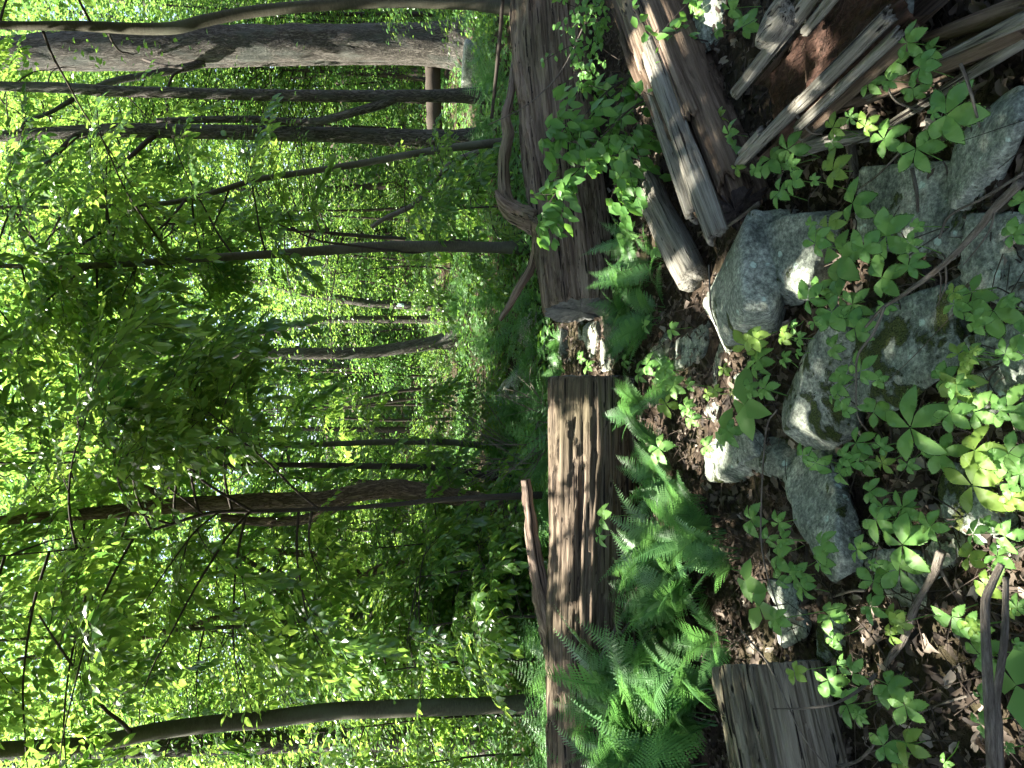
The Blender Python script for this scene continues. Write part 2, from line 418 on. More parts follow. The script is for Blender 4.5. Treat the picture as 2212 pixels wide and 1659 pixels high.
def rock(name, label, Xc, Yc, wpx, hpx, hk=.5, yaw=0.0, tilt=(0, 0), mat=0, sub=4, rough=.1, seed=None, group=None, zc=None, bury=.34, p=24, strata=0.0, cat='rock', planes=7):
    seed = seed if seed is not None else int(Xc * 7 + Yc)
    zc = zc if zc is not None else .08
    for _ in range(3):
        c = gp(Xc, Yc, zc); dpt = depth(c); w = wpx / FPX * dpt; H = hk * w
        zc_new = H * (.5 - bury)
        zc = zc_new if zc is None or _ < 2 else zc
    th = math.atan2(CAM[2] - c[2], math.hypot(c[0], c[1]))
    full = hpx / FPX * dpt
    Ly2 = (full ** 2 - (H * math.cos(th)) ** 2) / math.sin(th) ** 2
    Ly = math.sqrt(max(Ly2, (.45 * w) ** 2))
    Ly = min(Ly, 2.2 * w)
    mb = rock_mesh(seed, (w * 1.0, Ly * 1.0, H), sub, rough, planes, p, strata)
    o = thing(name, label, cat, (c[0], c[1], c[2]), group, mb.mesh(name, M_ROCKS[mat]))
    o.rotation_euler = (tilt[0], tilt[1], yaw)
    ROCK_SPOTS.append((c[0], c[1], w / 2, Ly / 2, c[2] + H / 2))
    return o
R_ = math.radians
rock('boulder', 'large pale grey boulder with a sunlit flank below the square beam', 1600, 645, 215, 225, .62, R_(15), (R_(-8), R_(6)), 1, 5, .13, 31, p=20, planes=8)
rock('boulder', 'lichen spotted grey boulder sloping down beside the charred log end', 1705, 560, 235, 175, .5, R_(-25), (R_(10), R_(-8)), 1, 5, .1, 8)
rock('rock', 'flat grey rock half in sunlight left of the pale boulder', 1500, 738, 95, 125, .4, R_(10), (0, R_(6)), 1, 4, .1, 12)
rock('rock', 'small grey rock under creeper leaves above the flat rock', 1432, 752, 62, 74, .5, .4, (0, 0), 0, 4, .1, 13)
rock('boulder', 'broad grey boulder with dark moss cushions in the centre of the stones', 1792, 842, 215, 200, .5, R_(35), (R_(6), R_(-10)), 0, 5, .1, 21)
rock('boulder', 'big dark speckled flat boulder with moss along its lower edge', 1965, 765, 235, 195, .36, R_(8), (R_(8), R_(4)), 2, 5, .08, 47, p=24, planes=7)
rock('boulder', 'wide grey stone with black moss blotches beneath the splintered planks', 1985, 455, 190, 235, .32, R_(-15), (R_(4), R_(-6)), 0, 5, .1, 52)
rock('boulder', 'smooth pale wedge shaped boulder at the edge beside the broken planks', 2140, 320, 170, 210, .55, R_(24), (R_(-10), R_(10)), 1, 5, .07, 66, p=8)
rock('boulder', 'flat mottled boulder crossed by the long diagonal stick', 2165, 560, 195, 170, .33, R_(-12), (R_(6), R_(2)), 1, 5, .09, 71, p=22, planes=7)
rock('rock', 'moss covered dark rock near the yellow creeper leaves', 2185, 770, 130, 150, .5, .2, (0, 0), 2, 4, .12, 73)
rock('rock', 'square grey rock with one white sunlit corner', 2150, 850, 105, 110, .6, .7, (0, 0), 0, 4, .09, 77)
rock('rock', 'grey stone under the bright yellow creeper leaf', 2120, 1085, 150, 150, .45, -.3, (0, 0), 2, 4, .1, 79)
rock('boulder', 'long wedge of grey stone with a pale lichen edge', 1790, 1095, 150, 230, .55, R_(-38), (R_(-16), R_(12)), 1, 5, .05, 84, p=34, planes=5)
rock('boulder', 'knobbly lichen crusted boulder above the long wedge stone', 1600, 985, 105, 125, .6, R_(20), (0, R_(-6)), 1, 5, .16, 85)
rock('rock', 'flat shaded rock joining the knobbly boulder and wedge stone', 1668, 985, 90, 100, .45, R_(-10), (R_(8), 0), 0, 4, .1, 86)
rock('rock', 'small round grey stone beside the folded leaf plant', 1545, 880, 66, 46, .6, .3, (0, 0), 1, 4, .1, 88)
rock('rock', 'pale sunlit stone between the flat rock and mossy boulder', 1560, 795, 68, 58, .55, .9, (0, 0), 3, 4, .1, 89)
rock('rock', 'grey stone leaning beside the pale sunlit stone', 1610, 830, 60, 66, .55, .2, (0, 0), 0, 4, .1, 90)
rock('rock', 'small blue grey stone left of the stones among creepers', 1695, 1290, 62, 66, .5, .1, (0, 0), 1, 4, .1, 91)
rock('rock', 'low flat stone just beyond the near log end', 1712, 1345, 90, 60, .35, .5, (0, 0), 1, 4, .1, 92)
rock('rock', 'dark rounded stone against the near log end', 1800, 1385, 95, 80, .5, .8, (0, 0), 2, 4, .1, 93)
rock('rock', 'sunlit pale stone under the lower creeper leaves', 2040, 1195, 80, 100, .45, .8, (0, 0), 3, 4, .1, 95)
rock('rock', 'low grey slab hidden under the lower dead branch', 1940, 1250, 120, 110, .3, .2, (0, 0), 1, 4, .1, 96)
rock('rock', 'shaded stone behind the knotted hollow log', 1545, 60, 110, 80, .6, .2, (0, 0), 1, 4, .1, 97)
rock('rock', 'blue grey stone in the gap above the broken planks', 1960, 25, 90, 90, .6, .6, (0, 0), 1, 4, .1, 98)
rock('rock', 'small mossy stone between leaf litter and mottled boulder', 2075, 640, 90, 90, .4, .1, (0, 0), 2, 4, .1, 99)
# the gap between the two sawn logs and the ground behind
gap = [('rock', 'streaked white rock against the sawn end of the fallen log', 1150, 700, 62, 80, .75, 3, 101), ('rock', 'small bright rock above the streaked white rock', 1128, 722, 26, 30, .7, 3, 102),
       ('rock', 'flat sunlit slab in the gap between the sawn logs', 1285, 720, 100, 36, .3, 3, 103), ('rock', 'narrow sunlit slab nearest the left log end', 1312, 775, 90, 34, .3, 3, 104),
       ('rock', 'mossy yellow green slab in the gap between logs', 1265, 690, 90, 26, .4, 0, 105), ('rock', 'pale stone in the middle of the log gap', 1175, 758, 36, 32, .7, 3, 106),
       ('rock', 'pale stone on the edge of the fern patch', 1190, 740, 40, 24, .6, 3, 107), ('rock', 'little grey stone behind the log gap', 1150, 772, 34, 30, .6, 1, 108),
       ('rock', 'shaded slab at the foot of the log gap', 1338, 730, 110, 30, .4, 0, 109), ('rock', 'low stone at the fern roots in the gap', 1225, 745, 70, 30, .5, 1, 110)]
for nm, lb, X, Y, w, h, hk, mt, sd in gap: rock(nm, lb, X, Y, w, h, hk, .3 * (sd % 5), (0, 0), mt, 4, .13, sd, None)
rock('boulder', 'rounded grey boulder behind the dead twigs past the log gap', 1112, 852, 84, 72, .75, .2, (0, 0), 0, 4, .09, 121, bury=.2)
rock('boulder', 'pale split boulder at the foot of the thick oak', 1022, 140, 50, 56, .9, .5, (0, 0), 1, 4, .1, 122, bury=.2)
rock('rock', 'white stone lying below the pale split boulder', 1036, 172, 26, 22, .6, .1, (0, 0), 3, 3, .1, 123)

# ================================================================== LOGS
def log_body(L, r0, r1, seed, nth=150, ns=150, groove=.022, oval=.06, bend=0.0, crackb=.35, cracka=4.5):
    s = np.linspace(0, 1, ns); th = np.arange(nth) / nth * 2 * PI
    S, TH = np.meshgrid(s, th, indexing='ij'); r = r0 + (r1 - r0) * S
    cx, sx = np.cos(TH), np.sin(TH); x = S * L
    def nz(a, b, sd, o=3): return fbm(np.stack([cx * a + 5, sx * a + 9, x * b], -1), sd, o)
    rr = r * (1 + oval * np.cos(2 * TH + seed) + .20 * (nz(1.3, .9, seed) - .5) + .10 * (nz(2.6, 2.6, seed + 21) - .5))
    n1 = nz(cracka, crackb, seed + 1, 2) - .5; n2 = nz(11, .9, seed + 2, 2) - .5; n3 = nz(22, 1.6, seed + 3, 2) - .5
    msk = sstep(.35, .6, nz(2.2, 1.1, seed + 7, 2))
    rr = rr - groove * 2.0 * (1 - sstep(0, .035, np.abs(n1))) * (.45 + .55 * msk) - groove * .7 * (1 - sstep(0, .06, np.abs(n2))) + groove * .55 * n2 + groove * .4 * n3
    # decayed flakes gone from the surface
    fl = sstep(.54, .57, nz(3.2, 1.9, seed + 11, 4)); rr -= fl * groove * .6; fl2 = sstep(.60, .63, nz(5.5, 2.6, seed + 12, 4)); rr -= fl2 * groove * .5
    # worn rims at the ends
    e = np.minimum(S, 1 - S) * L; rr *= 1 - .05 * np.exp(-e / .015)
    rag = .035 * (nz(3.5, 0, seed + 15, 3) - .5); x = x + rag * (np.exp(-S * L / .05) + np.exp(-(1 - S) * L / .05))
    V = np.stack([x, rr * cx, rr * sx + bend * np.sin(S * PI) + .03 * np.sin(x * 1.7 + seed)], -1).reshape(-1, 3)
    a = (np.arange(ns - 1) * nth)[:, None] + np.arange(nth)[None]; b = (np.arange(ns - 1) * nth)[:, None] + (np.arange(nth)[None] + 1) % nth
    Q = np.stack([a, b, b + nth, a + nth], -1).reshape(-1, 4)
    return V, Q, nth, ns
def end_disc(ring, seed, inward, depthv=.012):
    c = ring.mean(0); K = 14; n = len(ring); V = []
    for k in range(K + 1):
        t = k / K; V.append(c + (ring - c) * t)
    V = np.array(V); T = np.arange(n) / n * 2 * PI
    t = (np.arange(K + 1) / K)[:, None]
    ang = fbm(np.stack([np.cos(T) * 3 + 4, np.sin(T) * 3, T * 0], -1), seed, 2) - .5
    crack = (1 - sstep(0, .03, np.abs(ang)))[None] * np.minimum(t * 2.2, 1) * (t < .97)
    lum = fbm(np.stack([V[..., 1] * 14, V[..., 2] * 14, V[..., 0] * 0], -1), seed + 1, 3) - .5
    d = -.03 * crack - depthv * 2 * lum * (t < .97)
    V[..., 0] -= inward * d
    V = V.reshape(-1, 3)
    a = (np.arange(K) * n)[:, None] + np.arange(n)[None]; b = (np.arange(K) * n)[:, None] + (np.arange(n)[None] + 1) % n
    return V, np.stack([a, b, b + n, a + n], -1).reshape(-1, 4)
def make_log(name, label, p0, p1, r0, r1, seed, mat, ends=(True, True), group=None, roll=0.0, **kw):
    p0 = np.asarray(p0); p1 = np.asarray(p1); L = float(np.linalg.norm(p1 - p0))
    base = (p0 + p1) / 2; base = np.array([base[0], base[1], 0])
    root = thing(name, label, 'log', base, group)
    V, Q, nth, ns = log_body(L, r0, r1, seed, **kw)
    Mx = place(p0 - base, p1 - p0) @ Matrix.Rotation(roll, 4, 'X')
    mb = MB(); mb.add(V, Q); part('log_body', mb.mesh('log_body', mat), root, Mx)
    for k, on in enumerate(ends):
        if not on: continue
        ring = V[:nth] if k == 0 else V[(ns - 1) * nth:]
        DV, DQ = end_disc(ring, seed + 30 + k, 1 if k == 0 else -1)
        mb = MB(); mb.add(DV, DQ[:, ::-1] if k == 0 else DQ); part('cut_end', mb.mesh('cut_end', M_CUT), root, Mx)
    return root, base
def limb(root, base, pts, radii, mat, seed, nm='limb', sides=22, rough=.38):
    mb = MB(); P = np.array(pts) - base; tube(mb, P, radii, sides, len(pts) * 14, rough, seed, fr=11)
    return part(nm, mb.mesh(nm, mat), root)

# thick log on the right with its sawn end
eR = dp(1247, 664, 4.95); eR[2] = .275
fR = dp(1200, -60, 5.65); fR[2] = .33
fR2 = eR + (fR - eR) * 1.75
right_log, rb = make_log('fallen_log', 'thick sawn log with reddish weathered grain behind the leafy shrub', eR + np.array([-.02, -.02, 0]), fR2, .268, .305, 5, M_WOODR, (True, True), ns=230, nth=170, groove=.026)
limb(right_log, rb, [dp(1160, 480, 5.1), dp(1106, 455, 5.2), dp(1090, 405, 5.3), dp(1090, 330, 5.35), dp(1098, 290, 5.4), dp(1092, 255, 5.42), dp(1104, 200, 5.5), dp(1112, 120, 5.6), dp(1106, 20, 5.7)], [.10, .075, .046, .04, .046, .036, .032, .026, .022], M_WOODR, 3)
limb(right_log, rb, [dp(1140, 470, 5.1), dp(1088, 440, 5.15), dp(1072, 412, 5.2)], [.06, .035, .012], M_WOODR, 4)
limb(right_log, rb, [dp(1165, 470, 5.0), dp(1160, 520, 5.15), dp(1150, 570, 5.25), dp(1122, 622, 5.3), dp(1098, 662, 5.35), dp(1080, 692, 5.35)], [.08, .04, .034, .030, .024, .012], M_WOODR, 6)
# long log on the left, sawn square on its inner end
eL = dp(1281, 816, 4.62); eL[2] = .265
fL = dp(1245, 1690, 4.55); fL[2] = .262
fL2 = eL + (fL - eL) * 1.35
left_log, lb_ = make_log('fallen_log', 'long dappled sawn log lying behind the tall fern clumps', eL, fL2, .30, .29, 17, M_WOOD, (True, True), ns=230, nth=170, groove=.026)
limb(left_log, lb_, [dp(1222, 1410, 4.75), dp(1186, 1335, 4.75), dp(1166, 1262, 4.78), dp(1150, 1160, 4.8), dp(1142, 1090, 4.8), dp(1136, 1036, 4.8)], [.13, .085, .055, .045, .038, .034], M_WOODR, 8, sides=18)
# the short near log, lower left of the upright view
nE = gp(1645, 1437, .205); nF = gp(1715, 1800, .205); nF = nE + (nF - nE) / np.linalg.norm(nF - nE) * 1.5
near_log, nb = make_log('cut_log', 'short grey log with deep straight cracks beside the creeper covered litter', nE, nF, .208, .22, 29, M_WOODN, (True, True), ns=150, nth=170, groove=.03, oval=.02, crackb=.06, cracka=7.5)

def slab_mesh(L, w, t, seed, mat_l, ragged=(1, 1), bend=0.0, taper=(1, 1), n=70, curve=0.0, grain=1.0):
    """A split length of wood: shell-like cross-section, ragged ends, grooved along the grain."""
    r = np.random.default_rng(seed); K = 15
    s = np.linspace(0, 1, n); k = np.linspace(-1, 1, K)
    S, Kk = np.meshgrid(s, k, indexing='ij')
    wid = w * (taper[0] + (taper[1] - taper[0]) * S) * (1 + .25 * (vn(np.stack([S * L * 5, S * 0, S * 0], -1), seed) - .5))
    y = Kk * wid / 2
    rag0 = fbm(np.stack([Kk * 3.2, Kk * 0, Kk * 0 + seed], -1), seed + 1, 3); rag1 = fbm(np.stack([Kk * 3.2, Kk * 0 + 4, Kk * 0 + seed], -1), seed + 2, 3)
    x = S * L; x = x + ragged[0] * .28 * w * 3 * (rag0 - .3) * (1 - S) ** 6 - ragged[1] * .28 * w * 3 * (rag1 - .3) * S ** 6
    g = fbm(np.stack([Kk * w * 38, x * 1.3, x * 0], -1), seed + 3, 3) - .5
    g2 = 1 - sstep(0, .06, np.abs(vn(np.stack([Kk * w * 16, x * .7, x * 0], -1), seed + 4) - .5))
    top = t / 2 + grain * (.35 * t * g - .4 * t * g2) - curve * w * Kk ** 2 - .3 * t * Kk ** 4
    bot = -t / 2 - curve * w * Kk ** 2 + .3 * t * Kk ** 4 + .2 * t * (vn(np.stack([Kk * 5, x * 4, x * 0], -1), seed + 6) - .5)
    bz = bend * np.sin(S * PI); by = bend * .6 * np.sin(S * PI * 1.0)
    Vt = np.stack([x, y + by, top + bz], -1).reshape(-1, 3); Vb = np.stack([x, y + by, bot + bz], -1).reshape(-1, 3)
    i, j = np.meshgrid(np.arange(n - 1), np.arange(K - 1), indexing='ij'); a = i * K + j
    Qt = np.stack([a, a + K, a + K + 1, a + 1], -1).reshape(-1, 4); Nn = n * K
    Qb = Qt[:, ::-1] + Nn; Qs = []
    for i in range(n - 1):
        Qs.append([i * K, (i) * K + Nn, (i + 1) * K + Nn, (i + 1) * K]); e = K - 1
        Qs.append([(i + 1) * K + e, (i + 1) * K + e + Nn, i * K + e + Nn, i * K + e])
    for j in range(K - 1):
        Qs.append([j, j + 1, j + 1 + Nn, j + Nn]); o = (n - 1) * K
        Qs.append([o + j + 1, o + j, o + j + Nn, o + j + 1 + Nn])
    mb = MB(); mb.add(np.vstack([Vt, Vb]), np.vstack([Qt, Qb, np.array(Qs)])); return mb
def lay(p0, p1, up=(0, 0, 1)):
    return place(p0, np.asarray(p1) - np.asarray(p0), up)

# square beam
b0 = gp(1498, 603, .10); b1 = gp(1378, 368, .13)
bl = float(np.linalg.norm(b1 - b0))
beam = thing('wooden_beam', 'short square grey beam with a sawn end lying toward the pale boulder', 'beam', (b0[0], b0[1], 0))
mb = slab_mesh(bl, .165, .13, 41, None, (.05, .8), n=60, grain=.35)
part('beam_body', mb.mesh('beam_body', M_GREYWOOD), beam, lay(b0 - np.array([b0[0], b0[1], 0]), b1 - np.array([b0[0], b0[1], 0]), (-.05, -.45, .9)))
# split rotten log behind the beam
s0 = gp(1575, 455, .16); s1 = gp(1385, -40, .2)
sd_ = (s1 - s0) / np.linalg.norm(s1 - s0); sl = float(np.linalg.norm(s1 - s0))
split_log = thing('split_log', 'dark rotten split log with a charred end under the leafy shrub', 'log', (s0[0], s0[1], 0))
sb = np.array([s0[0], s0[1], 0])
V, Q, nth, ns = log_body(sl, .15, .17, 61, nth=90, ns=110, groove=.045, oval=.15)
mb = MB(); mb.add(V, Q); part('rotten_core', mb.mesh('rotten_core', M_BROWNWOOD), split_log, place(s0 - sb, sd_))
DV, DQ = end_disc(V[:nth], 63, 1); mb = MB(); mb.add(DV, DQ[:, ::-1]); part('charred_end', mb.mesh('charred_end', M_CHAR), split_log, place(s0 - sb, sd_))
side = np.cross(sd_, [0, 0, 1]); side /= np.linalg.norm(side)      # towards the camera side
for k, (off, zz, a, b, w, up, mt) in enumerate([(.05, .15, -.12, .62, .11, (0, -.3, 1), M_GREYWOOD), (-.09, .13, .02, 1.0, .12, (-.3, .35, 1), M_GREYWOOD), (.15, .03, .02, 1.02, .15, (.3, -.9, .5), M_BROWNWOOD),
                                          (.02, .165, .55, 1.0, .16, (0, -.2, 1), M_WOODR), (.12, .10, .25, .9, .07, (.2, -.7, .8), M_WOODR)]):
    q0 = s0 + sd_ * sl * a + side * off + np.array([0, 0, zz]); q1 = s0 + sd_ * sl * b + side * off + np.array([0, 0, zz])
    mb = slab_mesh(float(np.linalg.norm(q1 - q0)), w, .035, 70 + k, None, (1, 1), curve=.25, n=80)
    part('wood_slab', mb.mesh('wood_slab', mt), split_log, lay(q0 - sb, q1 - sb, up))

# large hollow log, opened along its length
h0 = gp(1600, 268, .17); h1 = gp(1925, -85, .25)
hd = h1 - h0; hl = float(np.linalg.norm(hd)); hd /= hl
hs = np.cross(hd, [0, 0, 1]); hs /= np.linalg.norm(hs)              # to the right of the run (towards the upper side of the picture or lower)
hb = np.array([h0[0], h0[1], 0])
hollow = thing('hollow_log', 'big broken hollow log with silver shell and red brown rotten heart', 'log', hb)
def rot_bed():
    n, K = 170, 70; s = np.linspace(0, 1, n); k = np.linspace(-1, 1, K); S, Kk = np.meshgrid(s, k, indexing='ij')
    w = .36; x = S * hl; y = Kk * w / 2
    x = x - .10 * (1 - S) ** 8 * (fbm(np.stack([Kk * 4, Kk * 0, Kk * 0], -1), 81, 3))
    z = -.05 + .05 * Kk ** 2 - .10 * Kk ** 6
    q = np.stack([x * 5, y * 26, x * 0], -1)
    z = z + .055 * (fbm(q, 82, 5) - .5) + .03 * (fbm(np.stack([x * 30, y * 60, x * 0], -1), 83, 3) - .5)
    z -= .16 * (1 - S) ** 10
    V = np.stack([x, y, z], -1).reshape(-1, 3)
    i, j = np.meshgrid(np.arange(n - 1), np.arange(K - 1), indexing='ij'); a = i * K + j
    mb = MB(); mb.add(V, np.stack([a, a + K, a + K + 1, a + 1], -1).reshape(-1, 4)); return mb
part('rotten_heart', rot_bed().mesh('rotten_heart', M_ROT), hollow, place(h0 - hb, hd))
# outer underside of the trunk
mb = MB(); th = np.linspace(-PI, 0, 30); S = np.linspace(.02, 1, 60)
P = np.array([[s * hl, .155 * math.cos(t), .17 * math.sin(t) * .9 - .05] for s in S for t in th]); P[:, 1:] *= (1 + .12 * (fbm(P * [2, 22, 22], 86, 3) - .5))[:, None]
a = (np.arange(59) * 30)[:, None] + np.arange(29)[None]; mb.add(P, np.stack([a, a + 1, a + 31, a + 30], -1).reshape(-1, 4))
part('underside', mb.mesh('underside', M_BROWNWOOD), hollow, place(h0 - hb, hd))
shells = [(-.165, .0, -.03, 1.0, .075, (-.75, 1), 9, M_GREYWOOD, .05), (-.135, .022, .0, .5, .04, (-.3, 1), 10, M_GREYWOOD, .03), (-.19, -.03, -.06, .42, .05, (-1, .4), 17, M_GREYWOOD, .04),
          (.15, .0, -.03, .5, .045, (.6, 1), 11, M_GREYWOOD, .035), (.125, .008, .0, .22, .035, (.3, 1), 12, M_GREYWOOD, .03), (.15, .005, .45, 1.0, .045, (.5, 1), 13, M_GREYWOOD, .035), (.19, -.035, .38, .98, .035, (.8, .8), 14, M_GREYWOOD, .03),
          (.19, -.09, .15, 1.0, .04, (1, .3), 15, M_BROWNWOOD, .03), (-.055, .02, .56, .80, .035, (-.1, 1), 16, M_GREYWOOD, .025)]
for off, zz, a_, b_, w, (ux, uz), sd, mt, tk in shells:
    q0 = h0 + hd * hl * a_ + hs * off + np.array([0, 0, zz]); q1 = h0 + hd * hl * b_ + hs * off + np.array([0, 0, zz + .01])
    mb = slab_mesh(float(np.linalg.norm(q1 - q0)), w, tk, sd, None, (1, 1), curve=.3, n=90)
    part('shell', mb.mesh('shell', mt), hollow, lay(q0 - hb, q1 - hb, hs * ux + np.array([0, 0, uz])))
# knot swelling on the far shell
kn = rock_mesh(7, (.22, .11, .09), 4, .22, 8, 6); kp = h0 + hd * hl * .43 + hs * -.155 + np.array([0, 0, .045])
part('knot', kn.mesh('knot', M_GREYWOOD), hollow, place(kp - hb, hd))
# shreds of rotten fibre on the heart
mb = MB()
for k in range(260):
    t = rng.uniform(.01, .9); o = rng.uniform(-.12, .12); p = np.array([t * hl, o, rng.uniform(-.06, .0)])
    a = rng.normal(0, .5); L_ = rng.uniform(.015, .06)
    tube(mb, [p, p + np.array([math.cos(a), math.sin(a), .25]) * L_], [.0014, .0008], 3, 3, c=rng.random())
part('wood_fibre', mb.mesh('wood_fibre', M_BROWNWOOD), hollow, place(h0 - hb, hd), kind='stuff')

# split planks fallen from the hollow log
PL = [('wide reddish split plank nearest the rim of the broken stack', 2225, 2, 1998, 82, .055, .03, M_BROWNWOOD, .05), ('long silver plank lying over the reddish plank', 2230, 30, 1870, 212, .036, .028, M_GREYWOOD, .09),
      ('longest brown splinter bent toward the hollow log tip', 2225, 60, 1772, 250, .045, .03, M_BROWNWOOD, .06), ('thin silver splinter ending by the large creeper leaf', 2225, 78, 1890, 287, .034, .025, M_GREYWOOD, .05),
      ('curved grey plank lying near the small creeper seedlings', 1728, 322, 1900, 290, .06, .04, M_GREYWOOD, .05), ('narrow silver splinter under the tip of the hollow log', 1724, 299, 1800, 252, .035, .02, M_GREYWOOD, .08),
      ('broad brown board wedged beneath the silver planks', 2215, 45, 1960, 165, .09, .03, M_BROWNWOOD, .02), ('short stub of brown wood beside the creeper seedlings', 1820, 252, 1845, 385, .035, .03, M_STICK, .02),
      ('short ragged splinter close to the hollow log underside', 1822, 200, 1905, 178, .045, .02, M_BROWNWOOD, .10)]
for k, (lb, X0, Y0, X1, Y1, w, t, mt, z) in enumerate(PL):
    q0 = gp(X0, Y0, z + .04); q1 = gp(X1, Y1, z)
    mb = slab_mesh(float(np.linalg.norm(q1 - q0)), w, t, 130 + k, None, (1, 1.4), bend=.012 * (-1) ** k, taper=(1, .6), n=80, curve=.15)
    o = thing('split_plank', lb, 'plank', q0, 'planks split from the hollow log', mb.mesh('split_plank', mt)); o.matrix_world = lay(q0, q1)

# ================================================================== LITTER and fallen sticks
def dead_leaf_t(lobed=True, seed=0):
    r = np.random.default_rng(seed); n = 14; a = np.linspace(0, 2 * PI, n, endpoint=False)
    rad = .5 * (1 + (.17 * np.cos(a * 5 + .5) + .1 * np.sin(a * 3 + seed) if lobed else .06 * np.cos(a * 3))) * r.uniform(.75, 1.1, n) * np.where(np.abs(a - PI) < .3, .75, 1)
    x = rad * np.cos(a) * 1.3 + .1; y = rad * np.sin(a) * (.8 if lobed else .55)
    z = .75 * y * y + .16 * np.sin(x * 5 + seed) + r.normal(0, .05, n)
    V = np.vstack([[0, 0, -.02], np.stack([x, y, z], 1)]); T = np.array([[0, 1 + i, 1 + (i + 1) % n] for i in range(n)])
    return V, None, T
def litter():
    mb = MB(); n = 20000
    y = 1.0 + 6.2 * rng.random(n) ** 1.25; x = (rng.random(n) - .5) * 2 * (.62 * y + .7)
    z = gh(x, y) + (fbm(np.stack([x * 7, y * 7, x * 0], -1), 9, 3) - .5) * .05
    z += rng.uniform(.0, .045, n)
    az = rng.uniform(0, 2 * PI, n); xa = np.stack([np.cos(az), np.sin(az), rng.normal(0, .25, n)], 1)
    za = np.stack([rng.normal(0, .45, n), rng.normal(0, .45, n), np.ones(n)], 1)
    s = rng.uniform(.018, .055, n); c = np.clip(rng.normal(.42, .28, n), 0, 1)
    for k in range(8):
        m = np.arange(n) % 8 == k; scatter(mb, dead_leaf_t(k < 3, k), np.stack([x, y, z], 1)[m], xa[m], za[m], s[m], c[m])
    # needles and crumbs of twig
    for k in range(2300):
        yy = 1.0 + 5.5 * rng.random() ** 1.3; xx = (rng.random() - .5) * 2 * (.62 * yy + .6); a = rng.uniform(0, PI); L_ = rng.uniform(.04, .22) if k % 6 else rng.uniform(.2, .55)
        p = np.array([xx, yy, ghs(xx, yy) + rng.uniform(.01, .06)]); d = np.array([math.cos(a), math.sin(a), rng.normal(0, .15)]) * L_
        tube(mb, [p, p + d * .5 + rng.normal(0, .006, 3), p + d], [.002, .0018, .001], 3, 4, c=rng.uniform(0, .6))
    thing('leaf_litter', 'curled brown dead leaves and twig crumbs covering the forest floor', 'leaf litter', mesh=mb.mesh('leaf_litter', M_LITTER, True), kind='stuff')
litter()

REG = {1: (1042.2, 0, 3.666), 2: (1590.8, 0, 3.557), 3: (1097.1, 438.8, 3.666), 4: (1608.3, 411.4, 3.666), 5: (1097.1, 795.4, 3.666), 6: (1608.3, 795.4, 3.666), 7: (1097.1, 1206.8, 3.666), 8: (1608.3, 1206.8, 3.666)}
def rg(k, x, y): a, b, c = REG[k]; return a + x / c, b + y / c
def stick(label, pts, w0, w1, seed=0, name='fallen_stick', mat=None, cat='stick', group=None, twigs=0):
    P = []
    for (k, x, y, z) in pts:
        X, Y = rg(k, x, y) if k else (x, y); P.append(gp(X, Y, z))
    P = np.array(P); base = P.mean(0); mb = MB()
    R = np.linspace(w0, w1, len(P)); PP = tube(mb, P - base, R, 8, len(P) * 9, .25, seed, fr=14)
    r = np.random.default_rng(seed)
    for t in range(twigs):
        i = r.integers(3, len(PP) - 2); d = PP[i + 1] - PP[i - 1]; d /= np.linalg.norm(d); s = np.cross(d, r.normal(size=3)); s /= np.linalg.norm(s)
        L_ = r.uniform(.08, .25); q = PP[i]; tube(mb, [q, q + (d * .7 + s * .6) * L_ * .5, q + (d + s * .6 + r.normal(0, .2, 3)) * L_], [w1 * .7, w1 * .5, .001], 5, 7)
    return thing(name, label, cat, base, group, mb.mesh(name, mat or M_STICK))
stick('long brown diagonal stick forking over the dark speckled boulder', [(4, 2190, -60, .30), (4, 1980, 140, .28), (4, 1830, 330, .26), (4, 1560, 600, .25), (4, 1250, 830, .24), (4, 1090, 935, .22), (4, 960, 1080, .18)], .0095, .004, 1, twigs=3)
stick('thin dark twig hanging from the fork over the mossy boulder', [(4, 1110, 920, .23), (4, 1020, 1130, .23), (4, 900, 1300, .24), (4, 885, 1500, .2), (6, 900, 380, .14), (6, 1030, 560, .05)], .0045, .002, 2)
stick('lichen flecked branch lying below the near log end', [(8, 1560, -60, .12), (8, 1490, 130, .12), (8, 1350, 380, .1), (8, 1260, 640, .08), (8, 1120, 830, .07)], .012, .009, 3, twigs=2)
stick('crooked twig reaching up over the cracked near log', [(8, 1040, 920, .12), (8, 880, 1060, .2), (8, 700, 1150, .32), (8, 480, 1185, .38), (8, 230, 1190, .42)], .0065, .002, 4)
stick('fine dark twig slanting across the face of the near log', [(7, 1840, 560, .3), (8, 170, 810, .4), (8, 330, 1130, .42), (8, 460, 1400, .4), (8, 640, 1640, .34)], .003, .002, 5)
stick('pair of twigs curving along the frame rim beside near log', [(8, 600, 1650, .1), (8, 880, 1610, .1), (8, 1060, 1430, .1), (8, 1210, 1290, .1)], .006, .003, 6, twigs=2)
stick('straight twig lying under the two upright saplings', [(8, 1330, 1240, .05), (8, 1560, 1150, .06), (8, 1850, 1060, .05)], .005, .003, 7)
stick('wiry vine stem rising past the wedge stone', [(5, 2130, 330, .3), (6, 170, 500, .3), (6, 130, 1160, .32), (8, 150, 0, .32), (8, 260, 380, .2), (8, 320, 540, .1)], .003, .002, 8)
stick('grey stick poking out beside the charred log end', [(3, 1990, 0, .12), (3, 1870, 90, .14), (3, 1745, 180, .16)], .009, .006, 9)
stick('slender brown twig resting on the pale boulder', [(3, 1590, 490, .3), (3, 1600, 700, .32), (3, 1610, 850, .30), (3, 1650, 970, .2)], .0035, .003, 10)
stick('thick olive stick leaning against the left log', [(7, 1090, 130, .02), (7, 900, 480, .2), (7, 730, 800, .38)], .017, .013, 11)
